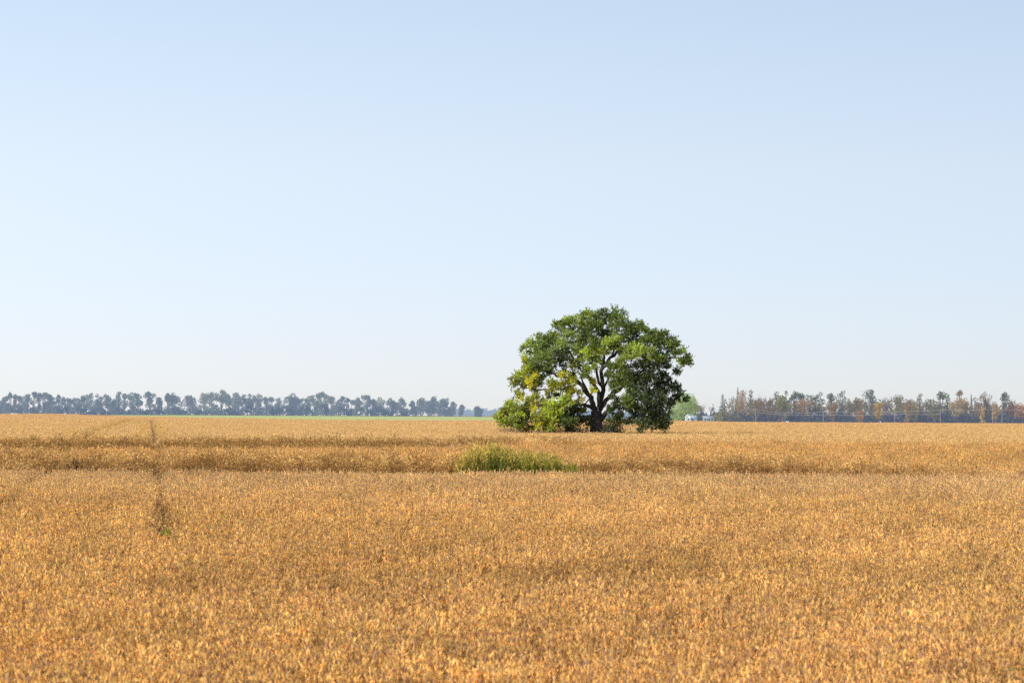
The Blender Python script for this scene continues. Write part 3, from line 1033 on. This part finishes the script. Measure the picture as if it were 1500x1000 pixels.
    if cr.v:
        cr.build('crown', mats[0], root)
    return root


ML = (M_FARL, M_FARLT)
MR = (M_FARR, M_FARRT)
DL = 1690.0
GB = (0.17, 0.20, 0.13)
GB2 = (0.22, 0.25, 0.13)
GD = (0.12, 0.15, 0.11)
LG_ = 'windbreak trees on the left horizon'

left = [  # px, top y, width px, kind, tone, label (None: share the label of its stretch)
    (3, 583, 14, 'open', GB, None), (11, 581, 12, 'open', GB, None), (16.5, 575.5, 7, 'tuft', GB, 'thin tree with a small tuft on top above the far left end of the windbreak'),
    (22.5, 578, 6, 'tuft', GB, None), (28, 580, 8, 'tuft', GB, None), (34, 581, 12, 'open', GB, None), (41, 578, 9, 'tuft', GB, None),
    (50, 574.5, 11, 'tuft', GB, None), (58, 576, 10, 'tuft', GB, None), (65, 575.5, 11, 'tuft', GB, None), (73, 576.5, 11, 'round', GD, 'dense round crowned dark tree at right end of the leftmost tall clump'),
    (80, 583, 10, 'open', GB, None), (89, 579, 11, 'open', GB, None), (99, 583, 12, 'open', GB, None), (107, 585, 10, 'open', GB, None), (113, 584, 9, 'open', GB, None),
    (119, 581, 11, 'open', GB, None), (127, 579, 12, 'open', GB2, None), (137, 576, 15, 'open', GB, None), (148, 582, 11, 'open', GD, None), (159, 579, 13, 'open', GB, None),
    (166, 585, 8, 'slim', GD, None), (174, 574.5, 7, 'slim', GD, 'slender dark tree standing apart with sky on both sides, left windbreak'),
    (183, 577, 9, 'tuft', GB, None), (194, 575, 14, 'tuft', GB2, None), (203, 576, 12, 'open', GB, None), (220, 574.5, 17, 'tuft', GB, 'wide topped tree with bare lower trunk just right of the tractor lane line'),
    (234, 582, 13, 'tuft', GD, None), (247, 577, 8, 'tuft', GB, None), (254, 576.5, 20, 'tuft', GB, 'round headed tree on a clean bare trunk with open sky around it'),
    (263, 594, 12, 'bush', GD, None), (279, 580, 19, 'open', (0.17, 0.17, 0.13), 'pale thin leaved tree between two open gaps of the left windbreak'), (290, 594, 10, 'bush', GD, None),
    (300, 577, 17, 'open', GB2, None), (313, 575, 14, 'open', GB2, None), (325, 572, 18, 'tuft', GB2, 'tallest tree of the left windbreak with bright leafy top'),
    (336, 580, 12, 'open', GB, None), (346, 575, 9, 'slim', GB2, 'narrow upright tree right of the tallest tree in the left windbreak'), (357, 578, 14, 'open', GD, None), (369, 577.5, 16, 'open', GB, None),
    (380, 578, 15, 'open', GB, None), (391, 582, 13, 'open', GD, None), (401, 584, 13, 'open', GB, None), (410, 583, 10, 'open', GB, None), (416, 578, 9, 'bare', (0.2, 0.18, 0.16), 'leafless grey tree in the middle of the left windbreak'),
    (428, 579, 20, 'round', GD, 'big dark round crowned tree beside the leafless grey tree'), (442, 584, 11, 'open', GB, None), (450, 581, 12, 'open', GB, None),
    (462, 578, 11, 'open', GB2, None), (471, 574.5, 16, 'tuft', GB2, 'tall tree with a flat spreading top past the middle of the windbreak'), (480, 580, 11, 'open', GB, None), (488, 582, 14, 'open', GB, None),
    (500, 581, 14, 'open', GD, None), (513, 584.5, 12, 'open', GB, None), (522, 586, 9, 'open', GB, None), (529, 580, 11, 'open', GB2, None), (538, 579.5, 10, 'tuft', GB, None), (545, 586, 10, 'open', GD, None),
    (553, 582, 15, 'open', GB2, None), (565, 586, 12, 'open', GB, None), (576, 584, 14, 'open', GB, None), (588, 583, 13, 'open', GD, 'leafy tree closing the dense part of the windbreak before the gaps'),
    (597, 598, 8, 'bush', GD, None),
    (604.5, 588, 8, 'tuft', GD, 'small tree with bare stem at the left of the widest gap run'), (609, 595, 7, 'slim', GD, 'short dark tree tucked beside the small bare stemmed tree'),
    (617, 584, 10, 'slim', GD, 'isolated upright tree with leafy top between two gaps'), (628, 588, 9, 'slim', GD, 'left tree of the last dense clump before the big lone tree'),
    (636, 582, 9, 'slim', GB, 'tallest slim tree of the last dense clump'), (644, 586, 9, 'open', GB, 'shorter tree in the middle of the last dense clump'),
    (652, 583.5, 13, 'tuft', GB, 'broad topped tree at right of the last dense clump'), (650, 598, 14, 'bush', GD, 'dark bush at the foot of the last dense clump'),
    (658, 597, 6, 'slim', GD, 'short dark columnar tree right of the last dense clump'), (664, 589, 7, 'slim', GB, 'thin crooked tree with an open side branch near the windbreak end'),
    (674.5, 593, 6, 'slim', GD, 'slim tree leaning to the right at the windbreak end'),
]


def stretch(px):
    if px < 116:
        return 'hazy blue tree in the solid stretch at the far left horizon', 'trees of the solid far left stretch'
    if px < 250:
        return 'hazy tree with sky between the trunks, left windbreak around the tractor lane', 'trees of the open left stretch'
    if px < 350:
        return 'hazy leafy tree in the tall gappy clump around the tallest windbreak tree', 'trees of the tall gappy clump'
    if px < 460:
        return 'hazy tree in the close middle stretch around the leafless grey tree', 'trees of the close middle stretch'
    if px < 520:
        return 'hazy tree beside the flat topped tall tree past the middle', 'trees beside the flat topped tree'
    return 'hazy tree in the dense stretch before the gaps near the windbreak end', 'trees of the dense stretch before the gaps'


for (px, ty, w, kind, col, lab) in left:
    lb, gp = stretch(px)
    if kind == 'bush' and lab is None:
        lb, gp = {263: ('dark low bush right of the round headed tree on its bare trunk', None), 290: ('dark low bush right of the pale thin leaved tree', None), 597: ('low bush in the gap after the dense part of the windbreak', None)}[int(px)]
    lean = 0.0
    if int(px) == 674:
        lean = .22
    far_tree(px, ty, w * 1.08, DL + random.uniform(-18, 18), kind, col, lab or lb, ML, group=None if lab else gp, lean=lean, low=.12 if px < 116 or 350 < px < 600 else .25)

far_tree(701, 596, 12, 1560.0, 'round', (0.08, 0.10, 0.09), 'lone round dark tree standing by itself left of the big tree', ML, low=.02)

# low underwood at the foot of the windbreak: reads as one dark hazy band
def underwood(name, x0, x1, d, hfun, n, col, mat, label, size=1.1, col2=None, seed=50, depth=8):
    rng = np.random.default_rng(seed)
    px = rng.uniform(x0, x1, n)
    mb = MB()
    X = (px - 750) / F * d
    H = np.array([hfun(p) for p in px]) / F * d + .85
    P = np.stack([X, d + rng.uniform(0, depth, n), ground(X, d + 0 * X) + H * rng.random(n) ** .8], 1)
    D = unit(rand_dirs(n, rng) + np.array([0, 0, .3]))
    L_ = rng.uniform(.8, 1.6, n) * size
    mb.quads(leaf_quads(P, D, L_, L_ * .65, rng, .4), np.array(col) * rng.uniform(.55, 1.35, (n, 1)))
    o = mb.build(name, mat)
    return tag(o, label, 'undergrowth', kind='stuff')


def hl(p):
    base = 15 if p < 115 else (8.0 if p < 355 else (13 if p < 600 else 4))
    return base * (.75 + .25 * math.sin(p * .23) + .15 * math.sin(p * .71 + 1))


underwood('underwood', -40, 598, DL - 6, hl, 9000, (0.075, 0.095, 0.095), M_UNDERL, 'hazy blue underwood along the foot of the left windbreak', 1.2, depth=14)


def hx(p):
    return 8.5 + 1.8 * math.sin(p * .19) + 1.2 * math.sin(p * .53 + 2)


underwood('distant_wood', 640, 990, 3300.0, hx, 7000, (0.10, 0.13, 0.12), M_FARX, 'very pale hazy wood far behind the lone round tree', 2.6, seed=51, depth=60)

# ---------------------------------------------------------------- right hand wood
RUST = (0.40, 0.27, 0.13)
TAN = (0.46, 0.35, 0.21)
OLIVE = (0.38, 0.36, 0.09)
GRN = (0.36, 0.50, 0.07)
DGR = (0.12, 0.17, 0.10)
BGR = (0.09, 0.145, 0.12)
GOLD = (0.75, 0.45, 0.04)
PINK = (0.40, 0.28, 0.20)
BARE = (0.34, 0.25, 0.22)
GREY = (0.31, 0.30, 0.18)
DR = 1010.0
right = [  # px, top, width, kind, colour, label, depth offset
    (1003, 580.5, 40, 'round', GRN, 'large rounded green tree behind the white farm building', -8),
    (1019, 589, 18, 'round', OLIVE, 'olive and rust tree leaning on the big round green farm tree', 6),
    (1030, 587, 13, 'bare', PINK, 'reddish half bare tree right of the white farm building', 8),
    (1040, 585, 12, 'bare', BARE, 'pale leafless tree between the farm building and the dark spruce', 12),
    (1047, 590, 10, 'bare', BARE, 'small leafless tree touching the left side of the dark spruce', 14),
    (1059, 576, 20, 'conifer', BGR, 'dark ragged spruce at the left end of the right wood', 6),
    (1071, 572, 11, 'bare', BARE, 'tall thin leafless tree between the two spruces', 14),
    (1081, 566, 13, 'conifer', (0.13, 0.12, 0.09), 'tallest pointed spruce of the right wood', 8),
    (1087, 572, 13, 'slim', RUST, 'rust leaved tree pressed against the tallest spruce', 4),
    (1053, 603, 8, 'bush', (0.40, 0.38, 0.05), 'bright yellow green bush at the left end of the right wood', -22),
    (1063, 599, 17, 'bush', (0.30, 0.25, 0.09), 'olive brown bush right of the bright yellow green bush', -20),
    (1076, 603, 12, 'bush', (0.22, 0.21, 0.09), 'dull green bush under the tallest spruce', -18),
    (1093, 571, 6, 'bare', BARE, 'first thin bare poplar right of the tallest spruce', 14),
    (1100, 571.5, 7, 'slim', (0.26, 0.19, 0.16), 'thin brown poplar over the first wire pole from the left', 12),
    (1106, 573, 6, 'bare', BARE, 'bare poplar above the leftmost wire pole', 14),
    (1112, 572.5, 6, 'bare', BARE, 'bare poplar above the rust crown by the leftmost pole', 15),
    (1104, 588, 14, 'open', (0.30, 0.24, 0.08), 'olive gold tree low behind the leftmost wire pole', 2),
    (1111, 586, 16, 'round', RUST, 'rust coloured round tree right of the leftmost wire pole', 0),
    (1122, 569.5, 16, 'bare', (0.2, 0.17, 0.15), 'tall open leafless tree with forked top', 12),
    (1127, 585, 13, 'round', (0.38, 0.24, 0.13), 'small pale rust tree below the tall forked leafless tree', 0),
    (1133, 572, 10, 'bare', BARE, 'leafless tree just right of the tall forked one', 14),
    (1138, 575, 10, 'slim', (0.12, 0.12, 0.10), 'dark narrow tree left of the yellow green crown', 8),
    (1147, 580, 20, 'round', (0.34, 0.33, 0.08), 'yellow green tree above the second wire pole', -4),
    (1141, 586, 10, 'open', (0.42, 0.29, 0.17), 'pale tan tree on the left edge of the yellow green crown', 1),
    (1156, 575, 12, 'open', DGR, 'dark green tree rising behind the yellow green crown', 8),
    (1166, 573.5, 14, 'tuft', DGR, 'dark green tree with high rounded head right of the yellow green crown', 8),
    (1174, 577, 9, 'tuft', BGR, 'small dark head at the right of the high rounded dark tree', 12),
    (1177, 583, 17, 'round', RUST, 'orange brown tree between two dark green trees', 3),
    (1189, 579, 13, 'open', DGR, 'dark tree left of the tallest wire pole with two heads', 6),
    (1199, 575.5, 14, 'open', (0.10, 0.13, 0.07), 'leafy dark tree just left of the bright tall wire pole', 7),
    (1218, 576.5, 13, 'tuft', DGR, 'tree with a green ball head and pinkish tip over bare sky', 6),
    (1220, 591, 14, 'round', (0.40, 0.26, 0.10), 'orange tan tree under the ball headed tree', -2),
    (1234, 572, 10, 'slim', BGR, 'slender dark green tree with sky at its left', 8),
    (1244, 584, 16, 'round', TAN, 'tan brown tree right of the slender dark green tree', 3),
    (1258, 583, 19, 'round', (0.35, 0.25, 0.15), 'broad brown tree left of the tall blue green tree', 2),
    (1266, 580, 8, 'bare', PINK, 'pinkish bare tree touching the tall blue green tree', 14),
    (1275, 571, 19, 'tuft', BGR, 'tall blue green tree with a wide dense head', 6),
    (1260, 600, 9, 'round', (0.50, 0.30, 0.09), 'small orange tree low in front of the wood', -14),
    (1288, 586, 12, 'round', GOLD, 'bright golden tree right of the tall blue green tree', -8),
    (1281, 592, 10, 'open', (0.40, 0.25, 0.16), 'small rust tree at the left of the golden tree', 2),
    (1302, 572, 15, 'bare', BARE, 'tall leafless tree right of the golden tree', 12),
    (1295, 577, 9, 'bare', BARE, 'thin leafless tree over the golden tree', 14),
    (1318, 576.5, 18, 'round', GREY, 'grey green round tree right of the leafless tall tree', 4),
    (1333, 582, 16, 'round', PINK, 'pinkish brown round tree with an orange left side', 2),
    (1329, 592, 5, 'slim', (0.62, 0.34, 0.09), 'narrow orange tree below the pinkish brown crown', -6),
    (1348, 577, 9, 'slim', (0.28, 0.20, 0.14), 'thin brown tree standing above its neighbours', 8),
    (1340, 592, 9, 'open', (0.38, 0.33, 0.14), 'pale yellow tree right of the narrow orange tree', -3),
    (1360, 585, 16, 'open', (0.22, 0.22, 0.16), 'low grey green tree left of the wire pole with a crossarm', 3),
    (1368, 579, 7, 'bare', BARE, 'small bare tree left of the bright green forked tree', 13),
    (1378, 574.5, 15, 'tuft', (0.16, 0.21, 0.10), 'green forked tree above the wire pole with a crossarm', 5),
    (1388.5, 577, 9, 'slim', BGR, 'dark blue green tree joined to the right of the forked green tree', 8),
    (1370, 595, 18, 'round', (0.27, 0.26, 0.16), 'pale sage tree low in front of the crossarm pole', -8),
    (1400, 583, 20, 'round', TAN, 'tan tree below the small rust tuft', 2),
    (1406, 573, 8, 'tuft', RUST, 'tree with a small rust tuft high above the tan crowns', 8),
    (1414, 581, 12, 'round', (0.48, 0.33, 0.14), 'yellow tan tree right of the rust tuft', 3),
    (1423, 576, 10, 'conifer', BGR, 'blue green pointed tree between the tan crowns', 1),
    (1434, 577, 15, 'round', PINK, 'pinkish brown tree right of the blue green pointed tree', 2),
    (1442, 575.5, 12, 'open', (0.30, 0.21, 0.15), 'brown tree with a high broken top', 6),
    (1449, 577, 13, 'round', (0.28, 0.21, 0.18), 'grey brown tree behind the tall double crossarm pole', 4),
    (1439, 596, 6, 'slim', (0.60, 0.38, 0.10), 'thin orange yellow tree low left of the tall double crossarm pole', -6),
    (1456, 571.5, 11, 'bare', BARE, 'leafless tree behind the tall double crossarm pole', 14),
    (1458.5, 590, 7, 'round', (0.80, 0.42, 0.05), 'small vivid orange tree right of the tall double crossarm pole', -10),
    (1471, 574.5, 17, 'tuft', (0.09, 0.13, 0.07), 'dark green crooked tree near the right edge with a side bough', 5),
    (1482, 590, 17, 'round', (0.30, 0.17, 0.14), 'low reddish brown tree right of the crooked dark green tree', 2),
    (1496, 591.5, 17, 'round', (0.42, 0.24, 0.10), 'low orange brown tree at the right edge of the photo', 0),
    (1513, 588, 18, 'round', TAN, None, 4), (1530, 584, 18, 'open', DGR, None, 6),
]
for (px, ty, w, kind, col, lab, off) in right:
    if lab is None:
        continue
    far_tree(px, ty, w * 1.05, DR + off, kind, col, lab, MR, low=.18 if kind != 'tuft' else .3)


def hr(p):
    return 12 + 3.0 * math.sin(p * .21) + 2.0 * math.sin(p * .57 + 1.3)


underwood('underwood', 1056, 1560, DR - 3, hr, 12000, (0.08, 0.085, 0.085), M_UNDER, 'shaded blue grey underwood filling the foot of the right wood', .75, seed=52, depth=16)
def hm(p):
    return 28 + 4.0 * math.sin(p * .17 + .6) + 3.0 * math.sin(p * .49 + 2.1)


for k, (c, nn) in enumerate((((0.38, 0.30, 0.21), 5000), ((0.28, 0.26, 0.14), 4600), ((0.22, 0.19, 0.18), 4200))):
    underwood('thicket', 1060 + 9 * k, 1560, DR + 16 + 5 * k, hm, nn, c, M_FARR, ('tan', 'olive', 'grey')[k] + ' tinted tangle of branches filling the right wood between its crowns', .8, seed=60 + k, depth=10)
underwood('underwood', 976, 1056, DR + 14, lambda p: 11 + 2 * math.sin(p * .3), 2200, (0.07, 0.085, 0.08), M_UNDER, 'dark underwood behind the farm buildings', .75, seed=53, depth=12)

# ---------------------------------------------------------------- farm buildings
def gable(name, px0, px1, topy, d, depth, wallm, roofm, label, cat, door=True, windows=2, ridge_x=False):
    X0, X1 = wx(px0, d), wx(px1, d)
    gz = float(ground((X0 + X1) / 2, d))
    h = wz((px0 + px1) / 2, topy, d) - gz
    w = X1 - X0
    root = empty(name, ((X0 + X1) / 2, d, gz))
    tag(root, label, cat)
    eave = h * .68
    mb = MB()
    if ridge_x:      # ridge runs along x: long wall and roof slope face the camera
        v = [(-w / 2, 0, 0), (w / 2, 0, 0), (w / 2, depth, 0), (-w / 2, depth, 0), (-w / 2, 0, eave), (w / 2, 0, eave), (w / 2, depth, eave), (-w / 2, depth, eave), (-w / 2, depth / 2, h - .1), (w / 2, depth / 2, h - .1)]
        mb.add(v, [(0, 1, 5, 4), (2, 3, 7, 6)], (1, 1, 1))
        mb.add(v, [(1, 2, 6, 9, 5), (3, 0, 4, 8, 7)], (1, 1, 1))
        rv = [(-w / 2 - .3, -.35, eave - .12), (w / 2 + .3, -.35, eave - .12), (w / 2 + .3, depth / 2, h), (-w / 2 - .3, depth / 2, h), (w / 2 + .3, depth + .35, eave - .12), (-w / 2 - .3, depth + .35, eave - .12)]
        rf = [(0, 1, 2, 3), (3, 2, 4, 5)]
    else:
        v = [(-w / 2, 0, 0), (w / 2, 0, 0), (w / 2, depth, 0), (-w / 2, depth, 0), (-w / 2, 0, eave), (w / 2, 0, eave), (w / 2, depth, eave), (-w / 2, depth, eave), (0, 0, h - .1), (0, depth, h - .1)]
        mb.add(v, [(1, 2, 6, 5), (3, 0, 4, 7)], (1, 1, 1))
        mb.add(v, [(0, 1, 5, 8, 4), (2, 3, 7, 9, 6)], (1, 1, 1))
        rv = [(-w / 2 - .3, -.3, eave - .12), (0, -.3, h), (0, depth + .3, h), (-w / 2 - .3, depth + .3, eave - .12), (w / 2 + .3, -.3, eave - .12), (w / 2 + .3, depth + .3, eave - .12)]
        rf = [(0, 1, 2, 3), (1, 4, 5, 2)]
    mb.build('wall', wallm, root)
    r = MB()
    r.add(rv, rf, (1, 1, 1))
    ro = r.build('roof', roofm, root)
    sm = ro.modifiers.new('thickness', 'SOLIDIFY')
    sm.thickness = .12
    if door:
        b = MB()
        b.box((-w * .12, -.06, 0), (w * .12, -.005, eave * .85), (1, 1, 1))
        b.build('door', M_DARKG, root)
    for k in range(windows):
        xx = (-.32 if k == 0 else .32) * w
        b = MB()
        b.box((xx - w * .07, -.05, eave * .5), (xx + w * .07, -.004, eave * .85), (1, 1, 1))
        b.build('window', M_DARKG, root)
    return root


gable('farm_building', 1005.5, 1012.5, 606.3, 985.0, 5.0, M_WHITE, M_WHITE, 'small white gabled farm building under the round green tree', 'building')
gable('shed', 1013.2, 1021, 607.8, 990.0, 4.0, M_BLUEG, M_BLUEG, 'pale blue grey shed joined right of the white farm building', 'shed', door=False, windows=1, ridge_x=True)
gable('shed', 1031, 1046, 608.5, 996.0, 5.0, M_BLUEG, M_ROOFG, 'long blue grey shed left of the dark ragged spruce', 'shed', ridge_x=True)
gable('shed', 16, 28, 605.0, 1660.0, 6.0, M_BLUEG, M_WHITE, 'low pale roofed shed at the far left edge under the trees', 'shed', door=False, windows=0, ridge_x=True)

# ---------------------------------------------------------------- poles and wires
DP = 955.0
poles = [  # px, top y, arms, label
    (1107.5, 599.0, 1, 'leftmost wire pole, slim and pale against the dark wood'),
    (1150.5, 604.5, 0, 'short plain wire pole, second from the left'),
    (1206.5, 594.5, 1, 'bright pale wire pole under the gap of sky, third from the left'),
    (1311, 602.5, 0, 'grey wire pole below the leafless tall tree'),
    (1378, 599.5, 1, 'brown wire pole with a single crossarm'),
    (1454.5, 588.0, 2, 'tall wire pole with two crossarms near the right edge'),
    (1468, 603.0, 0, 'short grey wire pole at the right edge'),
]
tops = []
for (px, ty, arms, lab) in poles:
    X = wx(px, DP)
    gz = float(ground(X, DP))
    h = wz(px, ty, DP) - gz
    root = empty('utility_pole', (X, DP, gz))
    tag(root, lab, 'pole', 'wire poles in front of the right wood')
    b = MB()
    b.tube([(0, 0, 0), (0, 0, h)], [.14, .10], (1, 1, 1), 8)
    b.build('pole', M_POLE, root, smooth_faces=True)
    for a in range(arms):
        b = MB()
        hw = 1.0 if px < 1400 else 1.6
        b.box((-hw, -.20, h - .35 - a * .9), (hw, -.06, h - .2 - a * .9), (1, 1, 1))
        c = b.build('crossarm', M_POLE, root)
        for k in (-1, 1):
            q = MB()
            q.tube([(k * hw * .85, -.13, h - .2 - a * .9), (k * hw * .85, -.13, h + .02 - a * .9)], [.06, .05], (1, 1, 1), 6)
            q.build('insulator', M_POLE, c)
    if 1206 < px < 1207:
        b = MB()
        b.tube([(-.32, -.1, h - 1.5), (-.32, -.1, h - .6)], [.24, .24], (1, 1, 1), 8)
        b.build('transformer', M_POLE, root)
    tops.append((X, h, px))


def wire(pts, label, r=.045):
    mb = MB()
    path = []
    for (xa, za), (xb, zb) in zip(pts[:-1], pts[1:]):
        for t in np.linspace(0, 1, 9)[:-1]:
            sag = .012 * abs(xb - xa) * 4 * t * (1 - t)
            path.append((xa + (xb - xa) * t, DP - .13, za + (zb - za) * t - sag))
    path.append((pts[-1][0], DP - .13, pts[-1][1]))
    mb.tube(path, [r] * len(path), (1, 1, 1), 4)
    return tag(mb.build('overhead_wire', M_WIRE), label, 'wire')


def zpx(px, py):
    return (wx(px, DP), wz(px, py, DP))


wire([zpx(1086, 599.2), zpx(1107.5, 599.6), zpx(1150.5, 605.0), zpx(1206.5, 603.0), zpx(1311, 602.8), zpx(1378, 600.2), zpx(1454.5, 599.5), zpx(1505, 600)], 'upper wire strung along the poles in front of the right wood')
wire([zpx(1107.5, 603), zpx(1150.5, 607.6), zpx(1206.5, 607.5), zpx(1311, 605.8), zpx(1378, 606.5)], 'lower wire strung along the poles in front of the right wood')

# small white marks at the field edge
mb = MB()
mb.tube([(0, 0, 0), (0, 0, 1.55), (0, 0, 1.75)], [.13, .13, .05], (1, 1, 1), 8)
tag(mb.build('marker_post', M_WHITE, loc=(wx(1290, 950), 950, float(ground(wx(1290, 950), 950)))), 'small white marker post at the field edge below the golden tree', 'post')
mb = MB()
for k in range(7):
    pass
mb.tube([(-.55, 0, .75), (-.45, 0, .75), (.45, 0, .75), (.55, 0, .75)], [.22, .32, .32, .22], (1, 1, 1), 10)
mb.tube([(-.35, 0, 0), (-.35, 0, .6)], [.06, .06], (1, 1, 1), 5)
mb.tube([(.35, 0, 0), (.35, 0, .6)], [.06, .06], (1, 1, 1), 5)
tag(mb.build('tank', M_WHITE, loc=(wx(1154, 948), 948, float(ground(wx(1154, 948), 948)) + .35)), 'small low white tank at the foot of the short plain pole', 'tank')

# ---------------------------------------------------------------- light
SUN_EL, SUN_AZ = R(34), R(-133)           # azimuth from +Y, clockwise positive: the sun stands on the left, a little behind the camera
sd = Vector((math.sin(SUN_AZ) * math.cos(SUN_EL), math.cos(SUN_AZ) * math.cos(SUN_EL), math.sin(SUN_EL)))
sl = bpy.data.lights.new('sun', 'SUN')
sl.energy = 5.0
sl.angle = R(.5)
sl.color = (1.0, 0.97, 0.87)
so = bpy.data.objects.new('sun', sl)
COL.objects.link(so)
so.rotation_euler = sd.to_track_quat('Z', 'Y').to_euler()

w = bpy.data.worlds.new('World')
SC.world = w
w.use_nodes = True
nt = w.node_tree
bg = nt.nodes['Background']
sky = nt.nodes.new('ShaderNodeTexSky')
sky.sky_type = 'NISHITA'
sky.sun_disc = False
sky.sun_elevation = SUN_EL
sky.sun_rotation = SUN_AZ % (2 * math.pi)
sky.air_density = 0.55
sky.dust_density = 0.3
sky.ozone_density = 1.0
L = nt.links.new
tc = N(nt, 'ShaderNodeTexCoord')
sep = N(nt, 'ShaderNodeSeparateXYZ')
L(tc.outputs['Generated'], sep.inputs[0])
# bright autumn haze: thickest at the horizon and on the sun side
hz = N(nt, 'ShaderNodeValToRGB')
hz.color_ramp.elements[0].position = 0.0
hz.color_ramp.elements[0].color = (.81, .745, .775, 1)
hz.color_ramp.elements[1].position = 1.0
hz.color_ramp.elements[1].color = (.60, .74, .95, 1)
for pos, c in ((.03, (.83, .775, .81, 1)), (.06, (.86, .85, .86, 1)), (.10, (.93, .93, .88, 1)), (.17, (.83, .93, .94, 1))):
    e = hz.color_ramp.elements.new(pos)
    e.color = c
L(sep.outputs['Z'], hz.inputs['Fac'])
am = N(nt, 'ShaderNodeMapRange')
am.inputs['From Min'].default_value = 0.0
am.inputs['From Max'].default_value = 0.7
am.inputs['To Min'].default_value = 0.62
am.inputs['To Max'].default_value = 0.12
L(sep.outputs['Z'], am.inputs['Value'])
dt = N(nt, 'ShaderNodeVectorMath', operation='DOT_PRODUCT')
dt.inputs[1].default_value = sd
L(tc.outputs['Generated'], dt.inputs[0])
gl = N(nt, 'ShaderNodeMapRange')
gl.inputs['From Min'].default_value = -0.835
gl.inputs['From Max'].default_value = 0.165
gl.inputs['To Min'].default_value = 0.72
gl.inputs['To Max'].default_value = 1.47
L(dt.outputs['Value'], gl.inputs['Value'])
hs2 = N(nt, 'ShaderNodeVectorMath', operation='SCALE')
hs2.inputs['Scale'].default_value = 1 / 0.15
L(hz.outputs['Color'], hs2.inputs[0])
mxs = N(nt, 'ShaderNodeMix', data_type='RGBA')
L(am.outputs[0], mxs.inputs[0])
sg = N(nt, 'ShaderNodeVectorMath', operation='SCALE')
sg.inputs['Scale'].default_value = 1.12
L(sky.outputs[0], sg.inputs[0])
L(sg.outputs[0], mxs.inputs[6])
L(hs2.outputs[0], mxs.inputs[7])
fin = N(nt, 'ShaderNodeVectorMath', operation='SCALE')
L(mxs.outputs[2], fin.inputs[0])
L(gl.outputs[0], fin.inputs['Scale'])
L(fin.outputs[0], bg.inputs['Color'])
bg.inputs['Strength'].default_value = 0.15

SC.render.engine = 'CYCLES'
SC.view_settings.view_transform = 'Standard'
SC.view_settings.look = 'None'
SC.view_settings.exposure = 0
SC.cycles.max_bounces = 8
SC.cycles.diffuse_bounces = 4
SC.cycles.transmission_bounces = 3
SC.cycles.use_denoising = False
